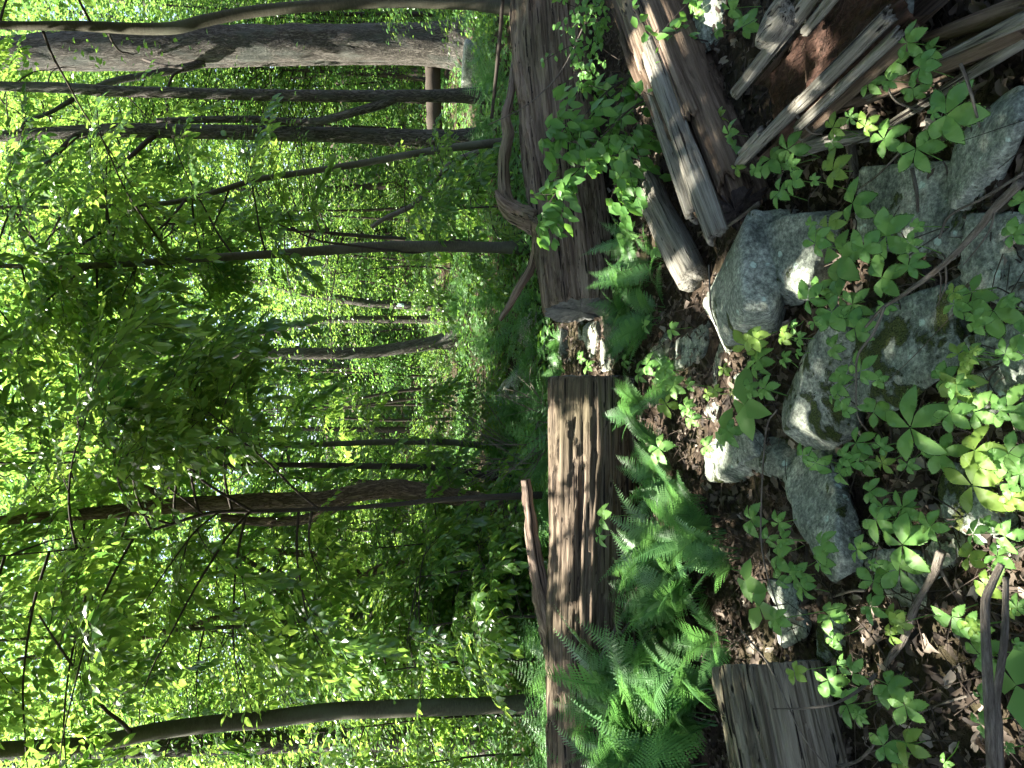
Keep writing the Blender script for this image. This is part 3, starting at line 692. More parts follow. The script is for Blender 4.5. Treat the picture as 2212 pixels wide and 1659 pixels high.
stick('thin pale stick beside the thick olive stick', [(7, 1150, 270, .02), (7, 960, 510, .22), (7, 820, 700, .36)], .007, .006, 12)
stick('forked dark stick low against the left log', [(7, 1180, 470, .02), (7, 1080, 600, .12), (7, 890, 810, .26)], .011, .008, 13, twigs=1)
stick('grey stick standing in the fern clump by the left log', [(7, 760, 1290, .1), (7, 560, 1620, .3), (7, 520, 1690, .34)], .009, .007, 14)
stick('thick grey stick leaning over the far end of the left log', [(7, 620, 1040, .2), (7, 500, 1290, .4), (7, 380, 1660, .5), (7, 340, 1780, .55)], .020, .016, 15)
stick('short curved dead twig on the stones above near log', [(8, 960, 250, .05), (8, 830, 260, .07), (8, 680, 310, .05)], .005, .004, 16)
stick('dark fallen twig crossing the leaf litter by the smooth boulder', [(2, 2209, 1330, .1), (2, 1900, 1520, .12), (2, 1640, 1657, .1), (4, 1540, 380, .1)], .004, .003, 17)
stick('pale dead twig standing over the mossy wide stone', [(2, 1350, 1300, .08), (2, 1385, 1480, .12), (2, 1395, 1630, .1)], .006, .004, 18)
stick('thin twig lying from wide stone toward the grey plank', [(2, 1310, 1110, .12), (2, 1090, 1340, .1), (2, 900, 1480, .06)], .004, .002, 19)
stick('dark broken twig over the curved grey plank', [(2, 450, 870, .18), (2, 560, 1010, .14), (2, 660, 1030, .1)], .005, .003, 20)
stick('dark twig arching past the large creeper leaf', [(2, 1720, 490, .22), (2, 1780, 640, .2), (2, 1850, 900, .12), (2, 1880, 1020, .04)], .004, .003, 21)
stick('thin bent twig among the broken planks', [(2, 1140, 620, .16), (2, 1220, 770, .14), (2, 1420, 860, .1)], .004, .003, 22)
def far_stick(label, pts, w0, w1, d, seed, mat=None, name='fallen_stick', cat='stick', group=None):
    P = np.array([dp(X, Y, dd) for X, Y, dd in pts]); base = P.mean(0); mb = MB(); tube(mb, P - base, np.linspace(w0, w1, len(P)), 9, len(P) * 8, .2, seed, fr=8)
    return thing(name, label, cat, base, group, mb.mesh(name, mat or M_STICK))
far_stick('bare pole leaning behind the thick sawn log', [(1088, -30, 5.7), (1080, 80, 5.8), (1070, 180, 5.9), (1062, 256, 6.0)], .017, .014, 0, 23, M_TWIG)
far_stick('pale leaning dead limb with peeling bark beyond the thick log', [(1055, 325, 10.5), (1010, 336, 10.5), (972, 356, 10.4), (945, 382, 10.3), (922, 415, 10.2), (885, 447, 10.1), (835, 470, 10), (802, 491, 10)], .05, .03, 0, 24, M_STICK, 'dead_limb', 'limb')
far_stick('dark twig slanting across the grain of the thick log', [(1285, 5, 4.5), (1222, 138, 4.55), (1181, 190, 4.6), (1130, 232, 4.65), (1055, 270, 4.7)], .006, .003, 0, 25)
far_stick('dark rotten log lying across the slope between trunks', [(935, 130, 15.5), (936, 210, 15.4), (940, 300, 15.2)], .17, .16, 0, 26, M_TWIG, 'rotten_log', 'log')
far_stick('broken amber branch lying by the pale split boulder', [(1030, 188, 12.4), (1012, 160, 12.6), (990, 128, 12.8)], .045, .025, 0, 27, M_BROWNWOOD, 'broken_branch', 'branch')
# two thin sapling stems in the near corner
def sapling_stem(label, pts, w0, w1, seed):
    P = np.array([gp(*rg(k, x, y), z) for k, x, y, z in pts]); base = np.array([P[0][0], P[0][1], 0]); mb = MB(); tube(mb, P - base, np.linspace(w0, w1, len(P)), 10, len(P) * 9, .15, seed, fr=20)
    return thing('bare_sapling', label, 'sapling', base, 'leafless stems in the near corner', mb.mesh('sapling_stem', M_STICK))
sapling_stem('silvery bare stem with a bend nearest the lower litter edge', [(8, 1965, 1800, .28), (8, 1950, 1350, .3), (8, 1925, 900, .3), (8, 1905, 380, .28), (8, 1960, 200, .26), (8, 2035, 40, .24)], .0125, .008, 31)
sapling_stem('straight grey bare stem just beyond the bent stem', [(8, 2020, 1800, .22), (8, 2010, 1350, .24), (8, 1995, 1100, .24), (8, 2060, 620, .22), (8, 2070, 150, .18)], .0105, .007, 32)

# ================================================================== CREEPER VINES
def creeper_leaflet(seed, n=10, teeth=.11):
    r = np.random.default_rng(seed); t = np.linspace(0, 1, n)
    prof = np.sin(np.clip(t, 0, 1) ** 1.15 * PI) ** .85 * .255
    prof[0] = .012; prof[-1] = .004
    mid = np.stack([.04 + t * .96, t * 0, .10 * np.sin(t * PI) - .16 * t * t], 1)
    rows = [mid]
    for sgn in (1, -1):
        w = prof.copy(); xs = mid[:, 0].copy()
        # two points per step make the saw teeth
        E = []
        for i in range(n):
            E.append([xs[i], sgn * w[i], mid[i, 2] + .22 * w[i] + r.normal(0, .008)])
        rows.append(np.array(E))
    V = np.vstack(rows); Q = []; T = []
    for i in range(n - 1):
        Q.append([i, i + 1, n + i + 1, n + i]); Q.append([i + 1, i, 2 * n + i, 2 * n + i + 1])
    # teeth: a small triangle outside each margin segment in the outer two thirds
    V = list(map(list, V))
    for sgn, o in ((1, n), (-1, 2 * n)):
        for i in range(3, n - 1):
            a = np.array(V[o + i]); b = np.array(V[o + i + 1]); d = b - a; nrm = np.array([d[1] * -sgn * -1, 0, 0])
            tip = a + d * .9 + np.array([.035, sgn * .04 * (1 if i < n - 2 else .3), .0])
            V.append(list(tip)); k = len(V) - 1
            T.append([o + i, o + i + 1, k] if sgn < 0 else [o + i + 1, o + i, k])
    mb = MB(); mb.add(np.array(V), np.array(Q), np.array(T), c=r.random()); return mb
LEAFLETS = [creeper_leaflet(k).mesh('leaflet', M_CREEP) for k in range(6)]
LEAFLETS_Y = [creeper_leaflet(20 + k).mesh('leaflet', M_YOUNG) for k in range(3)]
CREEP = []   # (region, x, y, r, kind)
def CL(k, s, kind=0):
    for it in s:
        CREEP.append((k,) + tuple(it) + ((kind,) if len(it) == 3 else ()))
CL(2, [(1310, 330, 120), (1190, 490, 130), (1410, 520, 120), (1010, 640, 90), (1355, 680, 100), (740, 980, 80, 1), (985, 970, 80, 1), (1610, 880, 215), (390, 1150, 120), (260, 1220, 110), (1130, 1070, 120), (1380, 1140, 140), (430, 1380, 100), (740, 1310, 120, 1), (330, 1470, 110), (890, 1560, 130), (870, 900, 50), (45, 200, 80)])
CL(1, [(1880, 930, 60, 1), (1950, 1060, 90), (1950, 1230, 100), (2010, 1330, 60, 1), (2070, 200, 100), (1960, 70, 90), (1860, 230, 60), (1680, 90, 70), (1610, 330, 70)])
CL(4, [(660, 300, 110, 1), (560, 420, 110), (760, 520, 215), (1120, 360, 190), (945, 450, 140), (1085, 690, 160), (1295, 600, 110), (580, 800, 90), (500, 860, 110), (750, 840, 110), (690, 960, 150), (855, 900, 110), (870, 1090, 140), (550, 1040, 50), (70, 1160, 110, 1), (95, 1350, 110), (300, 1150, 50, 1), (375, 1090, 60), (430, 1170, 60), (310, 1330, 60), (420, 1290, 40), (155, 1570, 70), (40, 1580, 80), (740, 1520, 130), (920, 1430, 110), (1050, 1500, 70), (1800, 810, 140), (1970, 950, 190), (1660, 900, 100), (1825, 1040, 110), (1690, 1300, 75, 1), (1820, 1255, 40, 1), (1750, 1350, 60, 1), (1680, 1490, 155, 1), (1560, 1490, 120), (2120, 350, 120), (2190, 100, 100), (2190, 1130, 140), (1300, 420, 70), (1350, 290, 60)])
CL(6, [(1020, 350, 120), (770, 330, 90), (880, 590, 110), (1310, 470, 230), (1630, 350, 130), (1810, 350, 140), (2085, 330, 170), (1820, 650, 170, 1), (2090, 670, 170), (1560, 660, 140), (940, 740, 110), (1090, 750, 80, 1), (560, 750, 120), (460, 690, 70), (750, 830, 90), (830, 760, 80), (990, 980, 100), (1250, 1100, 120), (1040, 1200, 130), (1250, 1400, 190), (1470, 1260, 120), (1800, 930, 215, 1), (2180, 840, 140), (2120, 1020, 110, 1), (2060, 1330, 120), (1910, 1240, 70), (1810, 1310, 90), (1770, 1500, 110, 1), (2000, 1490, 110), (600, 1400, 120), (890, 1440, 100), (260, 1480, 130), (180, 1350, 80), (270, 1230, 80), (310, 1350, 60), (600, 1530, 100), (1290, 760, 70), (50, 1200, 130)])
CL(8, [(460, 230, 100), (265, 160, 80), (400, 130, 100), (670, 450, 130), (700, 640, 80), (1020, 180, 120), (1000, 380, 100), (1220, 520, 90, 1), (1155, 610, 80, 1), (1230, 80, 150), (1640, 460, 140), (1790, 530, 130), (1900, 200, 120, 1), (1860, 760, 140), (660, 960, 130), (860, 910, 100), (810, 1160, 120), (1130, 1000, 150), (1270, 1160, 130), (1100, 1480, 130), (1275, 1460, 130, 1), (1200, 1600, 100, 1), (2160, 390, 80), (1870, 1090, 70), (900, 1230, 70), (1870, 1310, 100), (2150, 680, 50), (1580, 1620, 60)])
CL(3, [(1180, 150, 110), (930, 260, 90), (1100, 1280, 90), (1030, 1350, 80), (1220, 1410, 80), (1310, 1440, 90), (1250, 1590, 80, 1), (1890, 1130, 110, 1), (1980, 1260, 110), (2170, 1060, 80, 1), (2030, 1470, 90), (1410, 1620, 60), (1180, 350, 70), (1630, 1470, 50, 1), (1580, 1510, 50, 1), (1710, 1310, 50, 1), (1240, 1310, 70), (1190, 1360, 60), (1430, 1440, 50), (570, 1230, 50), (630, 1290, 50), (920, 1250, 50), (1290, 1000, 60), (1080, 960, 60)])
CL(5, [(1190, 630, 110), (740, 1180, 90), (600, 1290, 70), (720, 1330, 70), (1740, 500, 100), (1410, 310, 60), (990, 1580, 80), (1450, 400, 70), (1560, 620, 80)])
CL(7, [(1150, 670, 100, 1), (1140, 330, 80), (1240, 820, 60), (1380, 300, 70)])
_r = np.random.default_rng(77)
for it in list(CREEP):
    if it[0] in (2, 4, 6, 8) and _r.random() < .28:
        CREEP.append((it[0], it[1] + _r.normal(0, 150), it[2] + _r.normal(0, 150), _r.uniform(45, 95), 1 if _r.random() < .15 else 0))
VINES = [  # (X, Y, label)
 (1960, 130, 'creeper vine climbing over the silver splinters beside the hollow log'), (1700, 320, 'creeper vine at the ragged tip of the hollow log'), (1850, 290, 'creeper seedling with small leaves among the grey planks'),
 (2030, 250, 'creeper vine with one very large leaf beside the smooth wedge boulder'), (1960, 330, 'creeper vine between the curved plank and smooth boulder'), (1800, 400, 'creeper vine hanging before the lichen spotted boulder'),
 (1570, 300, 'creeper vine with pale leaves under the hollow log tip'), (1610, 40, 'creeper vine behind the knotted silver shell'), (1790, 510, 'pale creeper leaves over the upper edge of lichen boulder'),
 (1900, 530, 'creeper vine with broad leaves over the black mossy stone'), (1800, 660, 'dense creeper vine filling the gap below the pale boulder'), (1930, 600, 'creeper vine along the diagonal stick'),
 (2120, 660, 'creeper vine beside the flat mottled boulder'), (2185, 480, 'creeper leaves at the outer rim of the mottled boulder'), (2060, 800, 'creeper vine with yellow leaves at the foot of the dark boulder'),
 (1690, 740, 'tiny creeper seedlings by the mossy centre boulder'), (1630, 750, 'bright creeper leaves draped on the front of the pale boulder'), (1830, 850, 'creeper leaves lying across the mossy centre boulder'),
 (1970, 930, 'creeper vine with the broadest glossy leaf among the stones'), (2130, 900, 'creeper vine spreading over the square rock'), (2150, 990, 'creeper vine with lime green leaves beside the leaf litter hollow'),
 (1830, 1000, 'creeper vine over the dark hole between the stones'), (1750, 1010, 'creeper leaves by the upper end of the wedge stone'), (1930, 1120, 'creeper vine below the wedge stone'),
 (2100, 1060, 'creeper vine carrying the sunlit yellow leaf'), (2120, 1200, 'yellowing creeper vine by the sunlit pale stone'), (1680, 1180, 'creeper vine in the shadow of the centre ferns'),
 (1770, 1230, 'creeper vine at the lower end of the wedge stone'), (1900, 1280, 'creeper vine beside the lichen flecked branch'), (1790, 1360, 'creeper vine at the rim of the near log end'),
 (2080, 1370, 'creeper vine behind the bent bare stem'), (1830, 1490, 'creeper vine spreading beside the near log'), (1920, 1500, 'creeper vine over the crooked twig'), (1940, 1620, 'creeper vine at the corner below the near log'),
 (2150, 1550, 'creeper leaves past the two bare stems'), (1420, 800, 'creeper patch in the opening below the log gap'), (1410, 510, 'creeper vine beneath the square beam'), (1260, 780, 'little creeper sprigs in the sunny log gap'),
 (1310, 1120, 'pale creeper sprig climbing the left log'), (1440, 960, 'creeper vine in the sunlit fern edge'), (1400, 1370, 'creeper vine among the shaded ferns by the left log'), (1560, 930, 'creeper leaves by the knobbly boulder'), (1640, 1120, 'dark creeper leaf near wedge stone')]
vine_pts = {}
for it in CREEP:
    X, Y = rg(it[0], it[1], it[2]); best = min(range(len(VINES)), key=lambda i: (VINES[i][0] - X) ** 2 + (VINES[i][1] - Y) ** 2)
    vine_pts.setdefault(best, []).append((X, Y, it[3] / REG[it[0]][2], it[4]))
for vi, pts in vine_pts.items():
    pos = []
    for X, Y, r, kd in pts:
        zg = .10
        g0 = gp(X, Y, .1)
        for (rx, ry, a, b, zt) in ROCK_SPOTS:      # leaves stand above the stones they grow over
            if ((g0[0] - rx) / (a + .03)) ** 2 + ((g0[1] - ry) / (b + .03)) ** 2 < 1: zg = max(zg, zt)
        h = zg + rng.uniform(.03, .11)
        for q0_, q1_, rr_ in ((eL, fL2, .27), (eR, fR2, .3), (nE, nF, .23)):
            g = gp(X, Y, h); d = q1_ - q0_; t = np.clip(np.dot(g[:2] - q0_[:2], d[:2]) / np.dot(d[:2], d[:2]), 0, 1)
            if np.linalg.norm(g[:2] - (q0_ + d * t)[:2]) < rr_: h = max(h, (q0_ + d * t)[2] + rr_ * .8)
        pos.append((gp(X, Y, h), r, kd, zg))
    ctr = np.mean([p[0] for p in pos], 0); base = np.array([ctr[0], ctr[1], 0])
    root = thing('creeper_vine', VINES[vi][2], 'creeper', base, 'creeper vines over the stones and litter')
    order = sorted(range(len(pos)), key=lambda i: pos[i][0][0]); nodes = []
    for i in order:
        p = pos[i][0]; nodes.append(np.array([p[0] + rng.normal(0, .02), p[1] + .03 + rng.normal(0, .02), max(pos[i][3] - .03, .03)]))
    if len(nodes) == 1: nodes.append(nodes[0] + np.array([.12, .06, -.05]))
    nodes.insert(0, nodes[0] + np.array([-.1, .05, -.06])); mb = MB(); tube(mb, np.array(nodes) - base, np.linspace(.0028, .0018, len(nodes)), 5, len(nodes) * 6)
    part('stem', mb.mesh('stem', M_TWIG), root)
    for i, (p, r, kd, zg) in enumerate(pos):
        L_ = r * 1.45 / FPX * depth(p)
        tocam = CAM - p; tocam /= np.linalg.norm(tocam)
        nrm = np.array([0, 0, .62]) + tocam * .62 + rng.normal(0, .16, 3); nrm /= np.linalg.norm(nrm)
        xa = np.array([rng.normal(0, .9), -1.0 + rng.normal(0, .6), -.3]); mloc = place(p - base, xa, nrm)
        node = min(nodes, key=lambda q: np.linalg.norm(q - p)); mi = mloc.inverted() @ Vector(node - base); mi = np.array(mi)
        if np.linalg.norm(mi) > .25: mi = mi / np.linalg.norm(mi) * .25
        mb = MB(); tube(mb, [mi, mi * .5 + np.array([0, 0, -.01]), [0, 0, 0]], [.0016, .0013, .0012], 5, 7)
        lf = part('leaf', mb.mesh('leaf', M_CREEP), root, mloc)
        big = rng.uniform(.85, 1.1)
        for k, (an, sc) in enumerate([(0, 1.0), (60, .95), (-60, .95), (124, .74), (-124, .74)]):
            mm = (LEAFLETS_Y if kd else LEAFLETS)[rng.integers(0, 3 if kd else 6)]
            a = math.radians(an + rng.normal(0, 7)); tilt = rng.normal(.05, .16)
            m2 = Matrix.Rotation(a, 4, 'Z') @ Matrix.Rotation(tilt, 4, 'Y') @ Matrix.Rotation(rng.normal(0, .15), 4, 'X') @ Matrix.Diagonal((L_ * sc * big, L_ * sc * 1.0 * rng.uniform(.88, 1.1), L_ * sc, 1))
            part('leaflet', mm, lf, m2)

# ================================================================== FERNS
def frond_mesh(seed, L=1.0, n=24, mat=None, lobes=7, arch=1.0, name='frond'):
    r = np.random.default_rng(seed); mb = MB(); t = np.linspace(0, 1, 18)
    el = np.radians(78) * (1 - t * .85 * arch) - np.radians(10) * arch * t; dx = np.cos(el); dz = np.sin(el)
    x = np.concatenate([[0], np.cumsum(dx[:-1])]) / 17; z = np.concatenate([[0], np.cumsum(dz[:-1])]) / 17; y = .06 * np.sin(t * 2.4 + seed) * t
    P = np.stack([x, y, z], 1) * L
    tube(mb, P[::3], np.linspace(.0065, .0012, 6) * L * 1.2, 4, 14, c=.5)
    for k in range(n):
        u = .2 + .79 * (k / (n - 1)); p = np.array([np.interp(u, t, P[:, i]) for i in range(3)])
        tg = np.array([np.interp(min(u + .03, 1), t, P[:, i]) - np.interp(u - .03, t, P[:, i]) for i in range(3)]); tg /= np.linalg.norm(tg) + 1e-9
        w = (.175 * np.sin(((u - .2) / .8) ** .62 * PI * .93 + .26) + .012) * L * .95
        for sg in (1, -1):
            sd = np.cross([0, 0, 1], tg) * sg; sd[2] = 0; sd /= np.linalg.norm(sd) + 1e-9
            d = sd + tg * .38 + np.array([0, 0, -.18 + r.normal(0, .08)]); d /= np.linalg.norm(d); wl_ = w * r.uniform(.9, 1.08)
            across = tg - d * np.dot(tg, d); across /= np.linalg.norm(across)
            up = np.cross(d, across)
            V = []; 
            for j in range(lobes + 1):
                v = j / lobes; hw = wl_ * .15 * (1 - v) ** .6 + .0008
                c0 = p + d * v * wl_ + up * (-.12 * v * v * wl_)
                V.append(c0)
                V.append(c0 + across * hw * (1.0) + d * wl_ * .04); V.append(c0 - across * hw + d * wl_ * .04)
            V = np.array(V); T = []
            for j in range(lobes):
                a = 3 * j; b = 3 * (j + 1)
                T += [[a, b, a + 1], [a, a + 2, b]]
                # between-lobe web, narrower than the lobe
            mb.add(V, None, np.array(T), c=float(np.clip(.5 + r.normal(0, .2), 0, 1)))
    return mb.mesh(name, mat or M_FERN, False)
FRONDS = [frond_mesh(k, 1.0, 32, None, 7, a) for k, a in enumerate((.55, .8, 1.05, .7, .9))]
FRONDS_LO = [frond_mesh(40 + k, 1.0, 15, None, 4, a) for k, a in enumerate((.8, 1.0, 1.15))]
def fern(label, loc, nf, L, spread=(0, 2 * PI), seed=0, group='fern clumps around the logs', lean=0.0):
    r = np.random.default_rng(seed + 900); root = thing('fern', label, 'fern', loc, group)
    for k in range(nf):
        a = spread[0] + (spread[1] - spread[0]) * (k + r.uniform(.1, .9)) / nf; s = L * r.uniform(.7, 1.1)
        m = Matrix.Translation((r.normal(0, .03), r.normal(0, .03), -.02)) @ Matrix.Rotation(a, 4, 'Z') @ Matrix.Rotation(r.normal(lean, .22), 4, 'Y') @ Matrix.Rotation(r.normal(0, .25), 4, 'X') @ Matrix.Diagonal((s, s, s, 1))
        part('frond', FRONDS[r.integers(0, len(FRONDS))], root, m)
    return root
def fg(X, Y, z=0.02): p = gp(X, Y, 0); return (p[0], p[1], z)
fern('tall bright fern at the frame edge between left log and near log', fg(1500, 1600), 14, .78, (0, 2 * PI), 1)
fern('tall fern with sunlit tips leaning on the left log', fg(1440, 1500), 14, .80, (0, 2 * PI), 2)
fern('fern standing behind the near log at the frame edge', fg(1530, 1690), 12, .72, (0, 2 * PI), 3)
fern('shaded fern rooted beside the near log end', fg(1560, 1480), 9, .5, (0, 2 * PI), 4)
fern('fern whose fronds fan up against the left log', fg(1495, 1180), 14, .56, (0, 2 * PI), 5)
fern('fern spreading in the shade before the left log', fg(1520, 1280), 13, .55, (0, 2 * PI), 6)
fern('fern with fronds lying toward the wedge stone', fg(1560, 1150), 11, .5, (0, 2 * PI), 7)
fern('dense fern under the dappled middle of the left log', fg(1470, 1290), 11, .45, (0, 2 * PI), 8)
fern('sunlit yellow green fern at the inner end of the left log', fg(1450, 960), 10, .38, (0, 2 * PI), 9)
fern('fern beneath the sunny sprigs beside the left log', fg(1470, 1040), 10, .4, (0, 2 * PI), 10)
fern('fern fanning below the sawn end of the thick log', fg(1400, 610), 11, .46, (0, 2 * PI), 11)
fern('light green fern curling past the square beam end', fg(1440, 680), 9, .44, (0, 2 * PI), 12)
fern('fern tucked under the sawn end beside the stones', fg(1385, 690), 10, .42, (0, 2 * PI), 13)
fern('fern half hidden by the shrub against the thick log', fg(1390, 530), 9, .42, (0, 2 * PI), 14)
fern('small fern in the sunny gap between the logs', fg(1225, 748), 8, .3, (0, 2 * PI), 15)
fern('small fern rooted against the inner end of the left log', fg(1230, 795), 8, .32, (0, 2 * PI), 16)
fern('thin fern frond clump beside the near log shadow', fg(1580, 1390), 6, .4, (0, 2 * PI), 17)
fern('fern behind the left log near its broken limb', fg(1240, 990), 9, .5, (0, 2 * PI), 18)
fern('fern rising behind the left log middle', fg(1235, 1120), 9, .5, (0, 2 * PI), 19)
for k_, (lb, X, Y, nf, L_) in enumerate([('fern filling the hollow under the left log near its middle', 1430, 1210, 10, .42), ('low fern beside the dark creeper leaf', 1600, 1200, 9, .38), ('fern between the wedge stone and the left log', 1520, 1080, 10, .42), ('fern sprouting below the limb of the left log', 1470, 1330, 9, .38),
        ('fern at the shadowed foot of the left log', 1500, 1390, 8, .36), ('fern leaning over the sticks by the left log', 1470, 1440, 12, .62), ('fern overlapping the tall bright fern', 1470, 1560, 13, .7), ('fern drooping over the near log rim', 1540, 1550, 11, .6), ('fern at the frame edge beside the left log', 1400, 1640, 13, .75),
        ('light fern reaching into the log gap', 1375, 740, 8, .28), ('small fern under the shrub by the square beam', 1430, 560, 8, .36), ('little fern beside the flat rock', 1480, 820, 7, .3), ('little fern by the inner end of the left log', 1410, 880, 9, .38)]):
    fern(lb, fg(X, Y), nf, L_, (0, 2 * PI), 40 + k_)
# ferns of the slope beyond: small in the picture, one mesh each, shared
def fern_mesh(seed):
    r = np.random.default_rng(seed); bm = bmesh.new(); nf = 9
    mb = MB()
    for k in range(nf):
        src = FRONDS_LO[r.integers(0, 3)]; nv = len(src.vertices); co = np.empty(nv * 3); src.vertices.foreach_get('co', co); co = co.reshape(-1, 3)
        a = 2 * PI * (k + r.uniform(0, .8)) / nf; s = r.uniform(.7, 1.1); Mx = np.array(Matrix.Rotation(a, 3, 'Z') @ Matrix.Rotation(r.normal(.05, .2), 3, 'Y')) * s
        T = [p.vertices[:] for p in src.polygons]; mb.add(co @ Mx.T, np.array([t for t in T if len(t) == 4]), np.array([t for t in T if len(t) == 3]), c=np.full(nv, r.random()))
    return mb.mesh('fern', M_FERN, False)
FERN_FAR = [fern_mesh(200 + k) for k in range(4)]
FERN_OBJ = []
k = 0; tries = 0
while k < 270 and tries < 9000:
    tries += 1
    y = 5.6 + 14 * rng.random() ** 1.5; x = (rng.random() - .5) * 2 * (.56 * y + .3)
    if y < 6.6 and -.1 < x < .75: continue
    if vn(np.array([x * .5, y * .5, 0.0]), 77) < .42: continue
    f = thing('fern', 'green fern of the carpet on the slope behind the logs', 'fern', (x, y, ghs(x, y) - .02), 'fern carpet behind the logs', FERN_FAR[k % 4])
    f.rotation_euler = (rng.normal(0, .1), rng.normal(0, .1), rng.uniform(0, 6.3)); s = rng.uniform(.42, .72); f.scale = (s, s, s * rng.uniform(.8, 1.1)); k += 1; FERN_OBJ.append(f)

LIT = []   # (x, y, rx, ry, z) patches chosen to be sunlit: leaves in the sun's way are left out
def litpx(X, Y, z, rx, ry): p = gp(X, Y, z); LIT.append((p[0], p[1], rx, ry, z))
for X, Y, z, rx, ry in [(1600, 690, .35, .10, .12), (1505, 700, .2, .12, .10), (1290, 730, .05, .35, .16), (1160, 700, .25, .22, .2), (1290, 790, .05, .2, .2), (1180, 755, .2, .25, .2),
                        (1230, 640, .5, .05, .3), (1210, 590, .55, .06, .2), (1130, 40, .7, .2, .12), (1160, 110, .65, .10, .2), (1190, 190, .6, .09, .2), (1220, 300, .5, .06, .12),
                        (1240, 900, .48, .06, .12), (1235, 940, .5, .035, .2), (1250, 985, .48, .05, .18), (1262, 1020, .45, .045, .2), (1225, 1070, .52, .04, .1), (1250, 1105, .48, .035, .2), (1255, 1160, .47, .05, .2), (1225, 1205, .52, .035, .12), (1265, 1245, .45, .05, .16), (1240, 1330, .45, .06, .1), (1225, 1420, .45, .08, .1),
                        (1375, 100, .4, .22, .12), (1355, 165, .4, .08, .1), (1640, 130, .3, .05, .05), (1720, 205, .25, .05, .05), (1410, 60, .3, .16, .1), (1440, 400, .2, .06, .06), (1400, 460, .12, .07, .08),
                        (1500, 970, .15, .2, .14), (1400, 1000, .25, .16, .14), (1440, 900, .2, .10, .1), (1270, 1560, .55, .2, .14), (1330, 1540, .5, .12, .16), (1250, 1640, .5, .15, .15), (1540, 880, .12, .08, .06), (1560, 800, .1, .08, .07),
                        (2110, 1085, .25, .07, .07), (2060, 900, .25, .05, .05), (2060, 1195, .1, .09, .08), (2080, 820, .25, .05, .05), (2150, 855, .2, .04, .04), (2020, 1380, .05, .12, .05), (1860, 1350, .08, .08, .05), (2130, 1560, .05, .06, .10), (1900, 1160, .15, .05, .04), (1740, 920, .1, .05, .03), (2180, 1140, .2, .1, .1), (2140, 1300, .15, .08, .06),
                        (1640, 1540, .4, .07, .05), (1470, 1200, .2, .10, .10), (1430, 1110, .2, .12, .06), (1600, 1250, .08, .08, .05), (1190, 1090, .5, .1, .4), (1125, 1145, .6, .25, .3), (1400, 1590, .5, .16, .14), (1350, 1480, .5, .1, .16), (1450, 1640, .45, .12, .1), (1480, 1330, .3, .12, .08), (1420, 1230, .3, .1, .1), (1400, 640, .3, .14, .1), (1450, 660, .25, .1, .06), (1340, 850, .35, .1, .1), (1215, 1500, .5, .1, .1), (1700, 130, .28, .04, .05), (1760, 300, .15, .05, .05), (1940, 235, .1, .06, .03), (1330, 560, .35, .1, .12), (1255, 480, .5, .08, .2), (1230, 400, .55, .07, .2)]: litpx(X, Y, z, rx, ry)
def blocks_sun(p, m=.22):
    for (lx, ly, rx, ry, lz) in LIT:
        if p[2] < lz + .3: continue
        px = p[0] - SUN[0] / SUN[2] * (p[2] - lz); py = p[1] - SUN[1] / SUN[2] * (p[2] - lz)
        if ((px - lx) / (rx + m)) ** 2 + ((py - ly) / (ry + m)) ** 2 < 1: return True
    return False

# ================================================================== leafy sprays, boughs and trees
def spray_mesh(seed, L=.85, leafL=.075, dens=1.0, nm='leafy_branch', mats=None):
    r = np.random.default_rng(seed); mb = MB(); pos = []; xa = []; za = []; sc = []
    def axis(p, d, L_, lev):
        n = max(4, int(L_ / .05)); P = [p]; 
        for i in range(n):
            d = d + r.normal(0, .10, 3) + np.array([0, 0, -.03]); d /= np.linalg.norm(d); P.append(P[-1] + d * L_ / n)
        P = np.array(P); tube(mb, P[::2] if len(P) > 5 else P, np.linspace(.0042 if lev == 0 else .0022, .0009, len(P[::2]) if len(P) > 5 else len(P)), 4, max(4, n), m=1)
        return P
    main = axis(np.zeros(3), np.array([1.0, 0, .08]), L, 0); sg = 1; axes = [(main, L)]
    for u in np.arange(.12, .95, .105):
        i = int(u * (len(main) - 1)); d = main[min(i + 1, len(main) - 1)] - main[i]; d /= np.linalg.norm(d); sd = np.cross([0, 0, 1], d) * sg; sg = -sg
        l2 = L * (.46 * (1 - u) + .10) * r.uniform(.7, 1.2); axes.append((axis(main[i], d * .75 + sd * .8 + np.array([0, 0, r.normal(0, .12)]), l2, 1), l2))
    for P, l in axes:
        n = int(l / .038 * dens); side = 1
        for k in range(n):
            u = (.12 if l < L else .25) + (.88 if l < L else .75) * (k + .5) / n; f = u * (len(P) - 1); i = min(int(f), len(P) - 2); p = P[i] + (P[i + 1] - P[i]) * (f - i)
            d = P[i + 1] - P[i]; d /= np.linalg.norm(d); sd = np.cross([0, 0, 1], d) * side; side = -side
            if k == n - 1: sd *= .1
            pos.append(p); xa.append(d * .75 + sd * .75 + np.array([0, 0, -.28 + r.normal(0, .22)])); za.append(np.array([0, 0, 1.0]) + r.normal(0, .38, 3)); sc.append(leafL * r.uniform(.6, 1.15))
    scatter(mb, leaf_t(1, .56, .25, .18), np.array(pos), np.array(xa), np.array(za), np.array(sc), r.random(len(pos)))
    return mb.mesh(nm, mats or [M_LEAF, M_TWIG], False)
SPRAYS = [spray_mesh(300 + k, .9 + .1 * (k % 3), .106 + .012 * (k % 2), .8) for k in range(7)]

